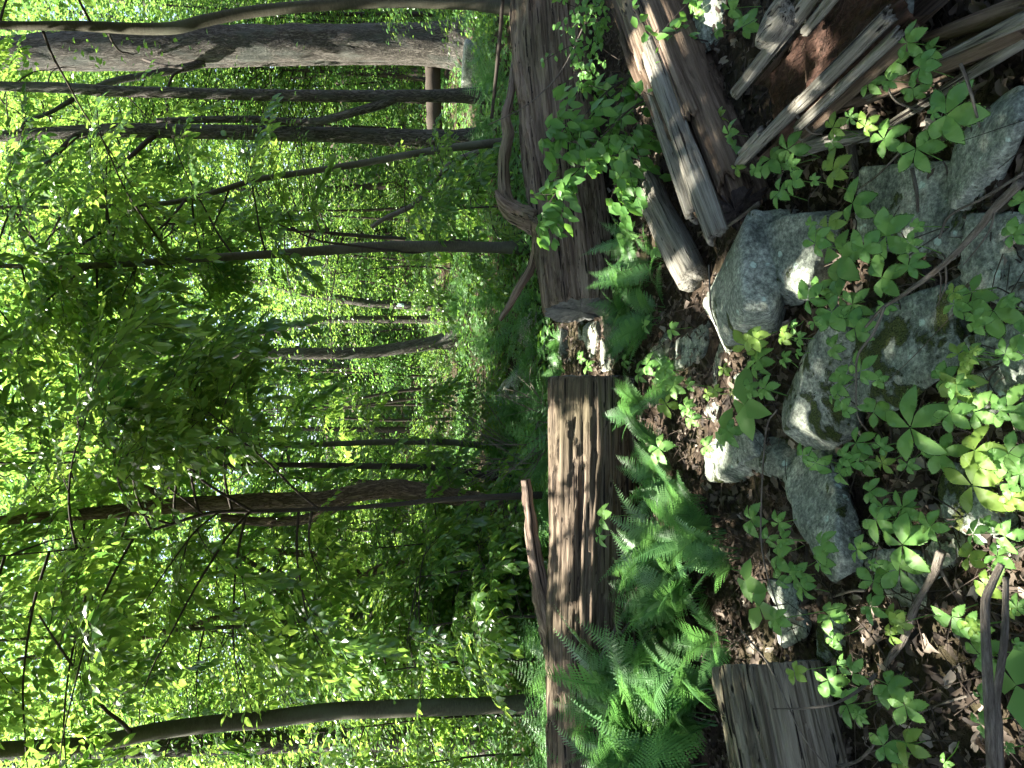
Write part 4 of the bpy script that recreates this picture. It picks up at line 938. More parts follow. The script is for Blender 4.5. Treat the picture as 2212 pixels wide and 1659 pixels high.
KEEP = [([(0, 1619), (190, 1608), (333, 1580), (475, 1562), (644, 1545), (881, 1530), (1180, 1520)], 7.0, 34), ([(0, 54), (300, 62), (436, 46), (658, 14), (1012, 8)], 6.7, 22),
        ([(0, 112), (400, 98), (1010, 92)], 13.5, 46), ([(0, 190), (400, 201), (1058, 207)], 10.7, 14), ([(0, 292), (400, 284), (1050, 303)], 11, 18), ([(300, 570), (603, 548), (1138, 533)], 7.9, 14), ([(500, 764), (800, 760), (992, 730)], 15.4, 20), ([(600, 660), (980, 664)], 16, 30)]
def topx(p):
    v = np.asarray(p) - CAM; z = np.dot(v, FWD); return VW / 2 - np.dot(v, UPV) / z * FPX, VH / 2 - v[0] / z * FPX
def hides_trunk(p, xa, r, L_=.7):
    for u in (.3, .8):
        q = np.asarray(p) + np.asarray(xa) / np.linalg.norm(xa) * L_ * u; X, Y = topx(q)
        for path, d, hw in KEEP:
            if q[1] < d and path[0][0] <= X <= path[-1][0] and abs(Y - np.interp(X, [a[0] for a in path], [a[1] for a in path])) < hw + 26 and r.random() < .8: return True
    return False
def bough_set(root, base, P, z0, z1, n, Lr, seed, per=6, sp=(0.8, 1.1), bias=None, r0=.012, up=.35, skip=None):
    """boughs leave the stem P between heights z0..z1, each carrying leafy branches"""
    r = np.random.default_rng(seed); P = np.asarray(P)
    for k in range(n):
        zz = z0 + (z1 - z0) * (k + r.uniform(0, 1)) / n; i = int(np.argmin(np.abs(P[:, 2] - zz))); p = P[i]
        a = r.uniform(0, 2 * PI) if bias is None else r.normal(bias[0], bias[1]); L_ = r.uniform(*Lr)
        d = np.array([math.cos(a), math.sin(a), up + r.normal(0, .15)]); d /= np.linalg.norm(d); B = [p]; nn = 6
        for j in range(nn): d = d + np.array([r.normal(0, .12), r.normal(0, .12), -.09 + r.normal(0, .05)]); d /= np.linalg.norm(d); B.append(B[-1] + d * L_ / nn)
        B = np.array(B)
        if skip is not None and skip(B): continue
        mb = MB(); tube(mb, B - base, np.linspace(r0, .003, len(B)), 6, 16, .1, seed + k); part('bough', mb.mesh('bough', M_TWIG), root)
        for j in range(per):
            u = .28 + .72 * (j + r.uniform(.1, .9)) / per; f = u * nn; q = min(int(f), nn - 1); pt = B[q] + (B[q + 1] - B[q]) * (f - q); dd = B[q + 1] - B[q]; dd /= np.linalg.norm(dd)
            ya = r.uniform(.4, 1.1) * (1 if j % 2 else -1) if j < per - 1 else 0
            c, s_ = math.cos(ya), math.sin(ya); xa = np.array([dd[0] * c - dd[1] * s_, dd[0] * s_ + dd[1] * c, dd[2] * .4 - .05 + r.normal(0, .12)])
            if blocks_sun(pt + xa / np.linalg.norm(xa) * .45) or hides_trunk(pt, xa, r): continue
            part('leafy_branch', SPRAYS[r.integers(0, len(SPRAYS))], root, place(pt - base, xa, np.array([0, 0, 1]) + r.normal(0, .22, 3), r.uniform(*sp)))

def sprays_along(root, base, P, seed, n=8, sp=(.9, 1.15), u0=.25):
    r = np.random.default_rng(seed); P = np.asarray(P); m = len(P) - 1
    for j in range(n):
        f = (u0 + (1 - u0) * (j + r.uniform(.1, .9)) / n) * m; q = min(int(f), m - 1); pt = P[q] + (P[q + 1] - P[q]) * (f - q); dd = P[q + 1] - P[q]; dd /= np.linalg.norm(dd)
        ya = r.uniform(.3, 1.1) * (1 if j % 2 else -1); c, s_ = math.cos(ya), math.sin(ya); xa = np.array([dd[0] * c - dd[1] * s_, dd[0] * s_ + dd[1] * c, dd[2] * .3 - .12 + r.normal(0, .12)])
        if blocks_sun(pt + xa / np.linalg.norm(xa) * .45) or hides_trunk(pt, xa, r): continue
        part('leafy_branch', SPRAYS[r.integers(0, len(SPRAYS))], root, place(pt - base, xa, np.array([0, 0, 1]) + r.normal(0, .25, 3), r.uniform(*sp)))
TREES = {}
def trunk(name, label, path, d, mat, cat='tree', lean=0.0, sides=16, rough=.1, flare=1.35, top=3.0, group=None, fr=3.0, seed=0, n=None, dtop=0.0):
    """path: (X, Y, width) read along the stem from the foot upward, standing at distance d"""
    P, R = [], []
    m = len(path)
    for i, (X, Y, w) in enumerate(path):
        p = dp(X, Y, d + dtop * i / max(1, m - 1)); P.append(p); R.append(w / 2 / FPX * depth(p))
    foot = P[0].copy(); g = ghs(foot[0], foot[1]); dirn = P[0] - P[1]
    if P[0][2] > g + .05:
        foot = P[0] + dirn / max(abs(dirn[2]), .05) * (P[0][2] - g) * .6; foot[2] = g
        P.insert(0, foot); R.insert(0, R[0] * flare)
    else: R[0] *= flare
    P.insert(0, P[0] + np.array([0, 0, -.25])); R.insert(0, R[0] * 1.15)
    if top:
        e = P[-1] - P[-2]; e /= np.linalg.norm(e); e = e * .6 + np.array([0, 0, .5]); e /= np.linalg.norm(e)
        P += [P[-1] + e * top * .5, P[-1] + e * top]; R += [R[-1] * .85, R[-1] * .6]
    base = np.array([P[1][0], P[1][1], g]); root = thing(name, label, cat, base, group)
    mb = MB(); PP = tube(mb, np.array(P) - base, R, sides, n or len(P) * 9, rough, seed, fr=fr)
    part('trunk', mb.mesh('trunk', mat), root)
    TREES[label] = (root, base, PP + base)
    return root, base, PP + base
def branch(root, base, pts, w0, w1, mat, seed=0, nm='branch'):
    P = np.array([dp(X, Y, d) for X, Y, d in pts]); r0 = w0 / 2 / FPX * depth(P[0]); r1 = w1 / 2 / FPX * depth(P[-1])
    mb = MB(); tube(mb, P - base, np.linspace(r0, r1, len(P)), 9, len(P) * 8, .12, seed, fr=6); part(nm, mb.mesh(nm, mat), root); return P

T1 = trunk('young_tree', 'smooth slim tree with an S bend standing at the thick log', [(1075, 14, 30), (1012, 8, 26), (880, 4, 25), (794, 5, 25), (658, 14, 24), (549, 25, 24), (490, 35, 24), (436, 46, 25), (380, 60, 25), (300, 62, 24), (164, 56, 21), (0, 54, 18)], 6.6, M_SMOOTH, seed=1, rough=.05)
T2 = trunk('oak_tree', 'thick furrowed oak trunk with a leaning limb', [(1012, 92, 92), (960, 92, 82), (870, 92, 76), (700, 92, 74), (549, 95, 74), (400, 98, 76), (300, 102, 78), (180, 108, 74), (60, 112, 70), (0, 114, 68)], 13.8, M_BARK, seed=2, sides=40, n=140, rough=.16, fr=7, flare=1.2)
branch(T2[0], T2[1], [(440, 135, 13.8), (400, 146, 13.7), (330, 160, 13.6), (250, 174, 13.5), (205, 190, 13.4)], 18, 14, M_BARK, 5)
branch(T2[0], T2[1], [(310, 128, 13.6), (345, 140, 13), (395, 148, 12.8), (372, 165, 12.6), (360, 210, 12.6), (365, 262, 12.6)], 6, 5, M_TWIG, 6)
T2b = trunk('oak_tree', 'dark straight trunk tucked behind the thick oak', [(1000, 130, 34), (870, 124, 30), (549, 128, 30), (300, 138, 28), (100, 140, 26), (0, 140, 24)], 15.2, M_BARK, seed=3, sides=22, rough=.14, fr=6)
T3 = trunk('straight_tree', 'straight rough trunk with a forked leaning stem', [(1058, 207, 28), (930, 207, 26), (800, 208, 25), (700, 207, 25), (549, 205, 24), (400, 201, 23), (250, 197, 23), (130, 190, 22), (0, 186, 20)], 10.8, M_BARK, seed=4, sides=22, rough=.12, fr=7)
branch(T3[0], T3[1], [(850, 214, 10.8), (815, 228, 10.8), (760, 244, 10.8), (685, 262, 10.9), (620, 262, 11), (549, 258, 11.1), (450, 258, 11.2), (340, 262, 11.3)], 20, 14, M_BARK, 7, 'forked_stem')
branch(T3[0], T3[1], [(158, 214, 10.8), (135, 228, 10.7), (108, 243, 10.6), (60, 262, 10.5), (45, 280, 10.4)], 11, 7, M_BARK, 8)
T4 = trunk('straight_tree', 'rough straight trunk with long side branches beside the forked tree', [(1050, 303, 42), (980, 301, 38), (930, 299, 36), (820, 295, 34), (740, 292, 33), (640, 289, 31), (549, 287, 31), (400, 284, 30), (273, 281, 30), (150, 286, 28), (60, 290, 26), (0, 294, 24)], 11.1, M_BARK, seed=5, sides=24, rough=.12, fr=7)
sprays_along(T4[0], T4[1], branch(T4[0], T4[1], [(168, 290, 11.1), (150, 305, 10.9), (110, 345, 10.6), (93, 365, 10.4), (86, 400, 10.2), (80, 455, 10)], 13, 7, M_TWIG, 9), 847, 7)
sprays_along(T4[0], T4[1], branch(T4[0], T4[1], [(335, 292, 11.1), (310, 312, 10.9), (270, 350, 10.6), (226, 393, 10.4), (190, 422, 10.2), (164, 444, 10)], 12, 6, M_TWIG, 10), 875, 7)
T5 = trunk('young_tree', 'slender dark tree leaning and curving away from the rough trunk', [(1075, 309, 20), (1012, 315, 17), (958, 322, 16), (890, 333, 15), (821, 346, 15), (750, 358, 15), (685, 368, 14), (603, 380, 13), (545, 390, 12), (480, 410, 12), (409, 430, 11), (327, 442, 10), (164, 447, 9), (0, 447, 7)], 8.8, M_SMOOTH, seed=6, sides=12, rough=.05)
sprays_along(T5[0], T5[1], branch(T5[0], T5[1], [(300, 442, 8.8), (270, 470, 8.6), (220, 500, 8.4), (160, 540, 8.2), (110, 575, 8)], 8, 5, M_TWIG, 11), 707, 7)
sprays_along(T5[0], T5[1], branch(T5[0], T5[1], [(400, 432, 8.8), (370, 470, 8.5), (330, 510, 8.3), (300, 560, 8), (265, 640, 7.8)], 6, 3, M_TWIG, 12), 707, 7)
T7 = trunk('young_tree', 'smooth straight young tree rising behind the sawn end', [(1138, 533, 27), (1080, 535, 25), (958, 532, 24), (821, 533, 23), (685, 542, 21), (603, 548, 19), (440, 558, 17), (273, 570, 15), (109, 576, 13), (0, 574, 10)], 7.9, M_SMOOTH, seed=7, sides=14, rough=.05)
sprays_along(T7[0], T7[1], branch(T7[0], T7[1], [(960, 532, 7.9), (900, 545, 8.0), (840, 540, 7.8), (760, 530, 7.6), (690, 520, 7.5), (640, 500, 7.4), (590, 480, 7.3)], 7, 3, M_TWIG, 13), 959, 7)
sprays_along(T7[0], T7[1], branch(T7[0], T7[1], [(200, 574, 7.9), (170, 590, 7.7), (140, 615, 7.5), (100, 650, 7.3)], 6, 3, M_TWIG, 14), 602, 7)
sprays_along(T7[0], T7[1], branch(T7[0], T7[1], [(290, 566, 7.9), (250, 560, 7.9), (180, 548, 8), (110, 545, 8.1)], 5, 3, M_TWIG, 15), 588, 7)
T8 = trunk('woodland_tree', 'middle distance trunk with a small pale blaze mark', [(980, 664, 22), (904, 661, 18), (837, 657, 17), (794, 655, 17), (735, 646, 17), (681, 637, 16), (640, 630, 15), (604, 620, 15), (560, 608, 12), (480, 600, 9)], 16.4, M_BARK, seed=8, rough=.1)
mb = MB(); q = dp(865, 659, 16.18) - T8[1]; mb.add(np.array([[-.035, -.012, -.075], [.035, -.012, -.075], [.035, -.012, .075], [-.035, -.012, .075], [-.035, .012, -.075], [.035, .012, -.075], [.035, .012, .075], [-.035, .012, .075]]) + q, [[0, 1, 2, 3], [1, 5, 6, 2], [4, 0, 3, 7], [3, 2, 6, 7]])
def flat(name, c, r=.6):
    m, nt, out = newmat(name); pbsdf(nt, out, c, r, .3); return m
part('blaze_mark', mb.mesh('blaze_mark', flat('blaze_paint', (.32, .42, .40))), T8[0])
T9 = trunk('woodland_tree', 'middle distance trunk just left of the blazed tree', [(975, 690, 20), (904, 690, 17), (837, 690, 16), (740, 690, 15), (690, 692, 15), (645, 702, 14), (600, 712, 13), (548, 722, 11)], 16.8, M_BARK, seed=9, rough=.1)
T10 = trunk('woodland_tree', 'stout dark trunk leaning in the middle distance', [(992, 730, 42), (950, 738, 33), (904, 746, 29), (850, 754, 27), (796, 761, 26), (700, 764, 25), (631, 764, 25), (548, 764, 23), (450, 765, 19), (350, 764, 15)], 15.5, M_BARK, seed=10, sides=20, rough=.12, flare=1.6)
T11 = trunk('woodland_tree', 'far olive trunk in the bright clearing', [(925, 596, 18), (870, 596, 17), (830, 595, 16), (700, 594, 15), (560, 592, 13)], 27, M_BARKB, seed=11, rough=.1)
T12 = trunk('young_tree', 'thin grey stem behind the dead twigs', [(1085, 967, 18), (1020, 960, 15), (961, 955, 14), (880, 954, 14), (796, 956, 13), (690, 960, 11), (576, 963, 9), (450, 968, 7)], 9.3, M_SMOOTH, seed=12, rough=.06)
T13 = trunk('young_tree', 'thin dark curved stem right of the twisted tree', [(1112, 1036, 20), (1030, 1023, 17), (961, 1012, 15), (880, 1008, 14), (796, 1007, 13), (690, 1005, 12), (603, 1004, 11), (480, 1002, 9), (350, 1000, 7)], 8.6, M_TWIG, seed=13, rough=.06)
T14 = trunk('twisted_tree', 'twisted leaning brown trunk with a sunlit flared foot behind left log', [(1160, 1135, 84), (1120, 1115, 62), (1080, 1100, 46), (1042, 1086, 40), (990, 1075, 36), (933, 1066, 37), (870, 1058, 40), (837, 1056, 41), (790, 1062, 40), (754, 1068, 38), (700, 1080, 36), (640, 1082, 36), (549, 1084, 36), (480, 1086, 35), (409, 1090, 33), (320, 1097, 31), (245, 1104, 28), (109, 1116, 24), (0, 1124, 20)], 7.7, M_BARKB, seed=14, sides=34, n=150, rough=.2, fr=8, flare=1.1)
branch(T14[0], T14[1], [(760, 1072, 7.75), (700, 1108, 7.8), (640, 1124, 7.9), (560, 1126, 8.0), (480, 1118, 8.1)], 26, 18, M_BARKB, 16, 'forked_stem')
branch(T14[0], T14[1], [(330, 1090, 7.7), (345, 1072, 7.8), (310, 1052, 8.0), (260, 1040, 8.2)], 17, 12, M_BARKB, 17)
T15 = trunk('young_tree', 'slender dark sapling spreading leafy boughs before the twisted trunk', [(1062, 1074, 14), (1000, 1077, 12), (933, 1081, 11), (870, 1088, 10), (796, 1094, 10), (740, 1098, 9), (686, 1100, 9), (600, 1103, 9), (549, 1105, 9), (490, 1105, 8), (436, 1112, 8), (355, 1137, 7), (300, 1155, 6), (245, 1173, 5), (120, 1190, 4)], 6.4, M_TWIG, seed=15, sides=10, rough=.05, top=1.0)
sprays_along(T15[0], T15[1], branch(T15[0], T15[1], [(545, 1105, 6.4), (500, 1078, 6.3), (440, 1040, 6.1), (400, 1000, 5.9), (340, 965, 5.7), (280, 925, 5.5), (205, 850, 5.3)], 7, 3, M_TWIG, 18), 987, 9)
sprays_along(T15[0], T15[1], branch(T15[0], T15[1], [(690, 1100, 6.4), (640, 1060, 6.2), (580, 1000, 6.0), (520, 950, 5.8), (450, 890, 5.6)], 6, 3, M_TWIG, 19), 742, 9)
sprays_along(T15[0], T15[1], branch(T15[0], T15[1], [(440, 1112, 6.4), (400, 1080, 6.3), (330, 1030, 6.2), (250, 980, 6), (190, 925, 5.9)], 5, 2, M_TWIG, 20), 728, 9)
sprays_along(T15[0], T15[1], branch(T15[0], T15[1], [(470, 1108, 6.4), (420, 1150, 6.2), (360, 1230, 5.9), (300, 1320, 5.6)], 5, 2, M_TWIG, 21), 630, 9)
T16 = trunk('young_tree', 'smooth olive tree curving up at the frame edge behind the left log', [(1180, 1520, 40), (1100, 1522, 36), (1000, 1526, 36), (881, 1530, 37), (800, 1533, 37), (739, 1535, 37), (644, 1545, 37), (549, 1557, 36), (475, 1562, 36), (333, 1580, 36), (250, 1598, 35), (190, 1608, 34), (100, 1614, 33), (0, 1619, 32)], 6.9, M_SMOOTH, seed=16, sides=20, rough=.04)
sprays_along(T16[0], T16[1], branch(T16[0], T16[1], [(285, 1585, 6.9), (262, 1560, 6.7), (225, 1530, 6.5), (180, 1470, 6.2), (130, 1400, 5.9), (85, 1330, 5.6)], 10, 4, M_TWIG, 22), 882, 13)
T17 = trunk('oak_tree', 'thick furrowed trunk half hidden behind the smooth olive tree', [(1140, 1600, 66), (1024, 1596, 56), (900, 1596, 52), (786, 1596, 50), (660, 1600, 48), (549, 1604, 46), (450, 1608, 44), (356, 1612, 42), (200, 1618, 40), (0, 1624, 36)], 10.2, M_BARK, seed=17, sides=28, rough=.14, fr=7)
T18 = trunk('crooked_tree', 'dark crooked trunk leaning in the thicket left of twisted tree', [(1080, 1300, 40), (1000, 1290, 34), (940, 1275, 30), (890, 1240, 26), (850, 1220, 24), (780, 1250, 20), (720, 1280, 18), (640, 1262, 16), (560, 1300, 14), (450, 1340, 12), (300, 1380, 10)], 9.6, M_BARKB, seed=18, sides=14, rough=.14)
branch(T18[0], T18[1], [(790, 1248, 9.6), (740, 1210, 9.7), (640, 1195, 9.8), (560, 1190, 9.9), (500, 1200, 10)], 18, 12, M_BARKB, 23)
branch(T18[0], T18[1], [(640, 1264, 9.6), (590, 1240, 9.5), (540, 1215, 9.4), (505, 1188, 9.3)], 14, 10, M_SMOOTH, 24)
T19 = trunk('crooked_tree', 'thin straight stem in the dark thicket', [(1090, 1330, 16), (900, 1325, 14), (700, 1335, 12), (560, 1350, 10), (400, 1360, 8)], 8.9, M_SMOOTH, seed=19, rough=.06)
# thin far stems, each its own small tree
FAR_SAP = []
for k, (Xb, Yb, Xt, Yt, w, d) in enumerate([(960, 836, 740, 868, 7, 17), (958, 815, 760, 805, 5, 18), (955, 850, 700, 880, 6, 19), (962, 875, 720, 884, 5, 18), (950, 790, 740, 796, 5, 20), (965, 905, 690, 900, 6, 16), (945, 640, 720, 600, 5, 20), (955, 480, 780, 470, 6, 19),
                                        (950, 440, 700, 455, 6, 20), (945, 160, 640, 168, 7, 21), (950, 170, 700, 185, 5, 19), (940, 30, 500, 20, 9, 18), (952, 710, 780, 722, 5, 22), (960, 1150, 640, 1140, 9, 15), (955, 1210, 520, 1180, 9, 17), (960, 1420, 600, 1440, 9, 15), (955, 1480, 500, 1500, 10, 16), (930, 395, 500, 410, 12, 24), (925, 505, 420, 500, 13, 26), (930, 930, 520, 925, 10, 22)]):
    rt_ = trunk('sapling', 'thin dark sapling stem in the far undergrowth', [(Xb, Yb, w * 1.3), ((Xb + Xt) / 2, (Yb + Yt) / 2 + (k % 3 - 1) * 5, w), (Xt, Yt, w * .75)], d, M_TWIG, 'sapling', group='thin saplings in the far undergrowth', seed=50 + k, sides=7, top=1.5, rough=.05)
    FAR_SAP.append(rt_[0])

# leafy boughs of the nearer young trees
bough_set(T15[0], T15[1], T15[2], 2.0, 6.6, 20, (1.1, 2.3), 401, 6, (.85, 1.15))
bough_set(T15[0], T15[1], T15[2], 2.6, 5.4, 7, (1.4, 2.2), 402, 7, (.85, 1.15), (-2.6, .5))
bough_set(T7[0], T7[1], T7[2], 2.7, 6.6, 15, (1.1, 2.2), 403, 6, (.85, 1.15))
bough_set(T5[0], T5[1], T5[2], 3.2, 7.2, 12, (1.0, 2.1), 404, 6, (.85, 1.15), (3.1, 1.2))
bough_set(T1[0], T1[1], T1[2], 3.5, 6.0, 7, (.8, 1.6), 405, 5, (.8, 1.05))
bough_set(T16[0], T16[1], T16[2], 5.1, 7.6, 8, (1.4, 2.6), 406, 6, (.9, 1.2), (1.2, .8))
bough_set(T12[0], T12[1], T12[2], 2.2, 6.0, 11, (.9, 1.9), 407, 5, (.85, 1.15))
bough_set(T13[0], T13[1], T13[2], 2.4, 6.5, 11, (1.0, 2.0), 408, 5, (.85, 1.15))
bough_set(T19[0], T19[1], T19[2], 2.0, 5.5, 8, (.8, 1.6), 409, 5, (.85, 1.15))
bough_set(T18[0], T18[1], T18[2], 2.6, 6.0, 8, (1.0, 1.8), 410, 5, (.9, 1.2))
bough_set(T3[0], T3[1], T3[2], 5.0, 8.2, 8, (1.2, 2.4), 411, 6, (.9, 1.25), (1.6, .9))
bough_set(T4[0], T4[1], T4[2], 5.0, 8.2, 9, (1.2, 2.4), 412, 6, (.9, 1.25), (2.2, .9))
bough_set(T14[0], T14[1], T14[2], 4.4, 8.0, 8, (1.2, 2.4), 413, 6, (.9, 1.25))

for k_, (lb, Y, d, H) in enumerate([('leafy bush hugging the smooth olive tree', 1440, 7.4, 1.7), ('leafy bush rising left of the twisted trunk foot', 1240, 6.9, 1.3), ('leafy bush in the middle of the thicket', 1350, 6.7, 1.4), ('leafy bush at the frame edge behind the left log', 1650, 7.4, 1.6), ('leafy bush behind the smooth olive tree', 1560, 7.8, 2.4), ('leafy bush deep between crooked and olive trees', 1400, 8.2, 2.0), ('leafy bush beyond the twisted trunk foot', 1180, 8.4, 2.2), ('leafy bush past the grey leafless shrub', 1010, 9.4, 1.4), ('leafy bush between the slender and rough trunks', 380, 9.6, 1.3), ('leafy bush below the pale leaning limb', 450, 8.6, 1.0)]):
    x_ = (VH / 2 - Y) / FPX * d; bs_ = np.array([x_, d, ghs(x_, d)]); rt_ = thing('thicket_bush', lb, 'bush', bs_, 'leafy bushes behind the logs'); St = [np.array([0, 0, -.05]), np.array([.04, .02, H * .4]), np.array([-.03, .05, H])]
    mb = MB(); PP_ = tube(mb, St, [.016, .011, .005], 7, 16, .1, k_); part('stem', mb.mesh('stem', M_TWIG), rt_)
    bough_set(rt_, bs_, PP_ + bs_, .3, H, 8, (.5, 1.0), 700 + k_, 4, (.7, 1.0), r0=.007, up=.45)
# ---- middle-distance bushes and saplings: whole crowns, shared between copies
def sap_proto(seed, H, Rr, z0, nl):
    r = np.random.default_rng(seed); mt = MB(); P = [np.zeros(3)]; d = np.array([0, 0, 1.0])
    for j in range(8): d = d + r.normal(0, .06, 3); d /= np.linalg.norm(d); P.append(P[-1] + d * H / 8)
    P = np.array(P); tube(mt, P, np.linspace(.012 * H / 2, .004, 9), 7, 24, .1, seed)
    mc = MB(); pos = []; xa = []; za = []; nb = max(8, int(nl / 110))
    for k in range(nb):
        u = z0 + (1 - z0) * (k + r.uniform(0, 1)) / nb; i = min(int(u * 8), 7); p = P[i] + (P[i + 1] - P[i]) * (u * 8 - i)
        a = r.uniform(0, 2 * PI); L_ = Rr * (1.15 - .75 * (u - z0) / (1 - z0)) * r.uniform(.6, 1.15); d = np.array([math.cos(a), math.sin(a), .3 + r.normal(0, .15)]); B = [p]
        for j in range(5): d = d + np.array([r.normal(0, .14), r.normal(0, .14), -.07]); d /= np.linalg.norm(d); B.append(B[-1] + d * L_ / 5)
        B = np.array(B); tube(mt, B, np.linspace(.006 * H / 3, .002, 6), 4, 8)
        m = int(nl / nb); uu = r.uniform(.15, 1.0, m) * 4.999; ii = uu.astype(int); q = B[ii] + (B[ii + 1] - B[ii]) * (uu - ii)[:, None]
        sp = .10 + .22 * Rr * np.minimum(1, (uu / 5 + .2)); off = r.normal(0, 1, (m, 3)) * np.stack([sp, sp, sp * .28], 1) * .75
        pos.append(q + off); dd = off + (B[ii + 1] - B[ii]) * 1.5; dd[:, 2] = dd[:, 2] * .4 - .08 + r.normal(0, .05, m); xa.append(dd); za.append(np.stack([r.normal(0, .4, m), r.normal(0, .4, m), np.ones(m)], 1))
    pos = np.concatenate(pos); n = len(pos)
    scatter(mc, leaf_t(1, .58, .25, .18), pos, np.concatenate(xa), np.concatenate(za), r.uniform(.055, .10, n), r.random(n))
    return mt.mesh('stem', M_TWIG), mc.mesh('crown', M_LEAF, False)
RANKED = []      # (object, 'phrase') labelled at the end by the landmark it stands nearest to
PROTOS = [sap_proto(500, 4.5, 1.5, .22, 3600), sap_proto(501, 6.5, 1.9, .25, 5200), sap_proto(502, 2.2, 1.1, .12, 2200), sap_proto(503, 1.3, .8, .06, 1300), sap_proto(504, 8.5, 2.3, .3, 7200), sap_proto(505, 3.2, 1.3, .15, 2800)]
def put_sap(pi, x, y, s, label, group, name='understory_tree', cat='tree'):
    root = thing(name, label, cat, (x, y, ghs(x, y) - .05), group); root.rotation_euler = (rng.normal(0, .04), rng.normal(0, .04), rng.uniform(0, 6.3)); root.scale = (s, s, s)
    part('stem', PROTOS[pi][0], root); part('crown', PROTOS[pi][1], root); RANKED.append((root, label))
def xof(Y, d): return (VH / 2 - Y) / FPX * d * 1.02
SAPS = []
def clear_of_trunks(x, y, low=False):
    Y = VH / 2 - x / y * FPX * .98
    if 40 < Y < 350 and y < 14.8: return False
    if 500 < Y < 600 and y < 12: return False
    if 590 < Y < 800 and y < (12.5 if low else 17.5): return False
    if 930 < Y < 1130 and y < 9.5: return False
    return True
k = 0; tries = 0
while k < 34 and tries < 900:
    tries += 1; y = rng.uniform(11.0, 23); x = (rng.random() - .5) * 2 * (.58 * y + .5)
    if not clear_of_trunks(x, y): continue
    put_sap([0, 1, 4, 5, 1, 4][k % 6], x, y, rng.uniform(.85, 1.2), ['slim leafy understory tree', 'tall leafy understory tree', 'tallest leafy understory tree', 'short leafy understory tree', 'tall leafy understory tree', 'tallest leafy understory tree'][k % 6], 'leafy understory trees'); k += 1
k = 0; tries = 0
while k < 44 and tries < 900:
    tries += 1; y = rng.uniform(8.6, 22); x = (rng.random() - .5) * 2 * (.58 * y + .5)
    if not clear_of_trunks(x, y, True): continue
    put_sap([2, 3, 3, 3][k % 4], x, y, rng.uniform(.6, 1.0), 'low leafy bush' if k % 4 else 'waist high leafy bush', 'low bushes on the slope', 'bush', 'bush'); k += 1
for k, (Y, d, pi, s) in enumerate([(1450, 8.6, 5, 1.0), (1380, 7.9, 2, 1.0), (1560, 11.5, 2, 1.1), (1250, 8.3, 3, 1.1), (1640, 11.2, 3, 1.1), (1330, 9.8, 0, 1.0), (1480, 10.5, 1, 1.0), (1190, 10.5, 5, 1.0)]):
    put_sap(pi, xof(Y, d), d, s, 'dark bush of the thicket', 'thicket behind the left log', 'bush', 'bush')

# ---- far wood: a mass of leaves beyond the individual trees
def far_wood():
    mb = MB(); n = 330000
    y = 22 + 40 * rng.random(n) ** 1.1; x = (rng.random(n) - .5) * 2 * (.62 * y + 3); z = gh(x, y) + rng.random(n) ** 1.1 * (.44 * y + 3.5)
    dn = fbm(np.stack([x * .28, y * .28, z * .42], -1), 71, 3); keep = dn > .43
    x, y, z = x[keep], y[keep], z[keep]; n = len(x)
    a = rng.uniform(0, 2 * PI, n); xa = np.stack([np.cos(a), np.sin(a), rng.normal(-.2, .3, n)], 1); za = np.stack([rng.normal(0, .5, n), rng.normal(0, .5, n), np.ones(n)], 1)
    scatter(mb, leaf_q(1, .62), np.stack([x, y, z], 1), xa, za, rng.uniform(.16, .36, n) * (.6 + y / 60), rng.random(n))
    thing('distant_foliage', 'bright mass of leaves of the far wood', 'woodland', mesh=mb.mesh('distant_foliage', M_FAR, False), kind='stuff')
far_wood()
for k in range(26):
    y = rng.uniform(24, 48); x = (rng.random() - .5) * 2 * (.55 * y); H = rng.uniform(12, 20); g = ghs(x, y); mb = MB()
    P = np.array([[0, 0, -.3], [rng.normal(0, .1), 0, H * .3], [rng.normal(0, .3), 0, H * .65], [rng.normal(0, .5), 0, H]]); rr = rng.uniform(.12, .26)
    tube(mb, P, [rr * 1.3, rr, rr * .8, rr * .4], 10, 20, .1, k)
    root = thing('woodland_tree', 'dark trunk standing deep in the far wood', 'tree', (x, y, g), 'trunks deep in the far wood'); part('trunk', mb.mesh('trunk', M_BARK), root); RANKED.append((root, 'dark far trunk'))

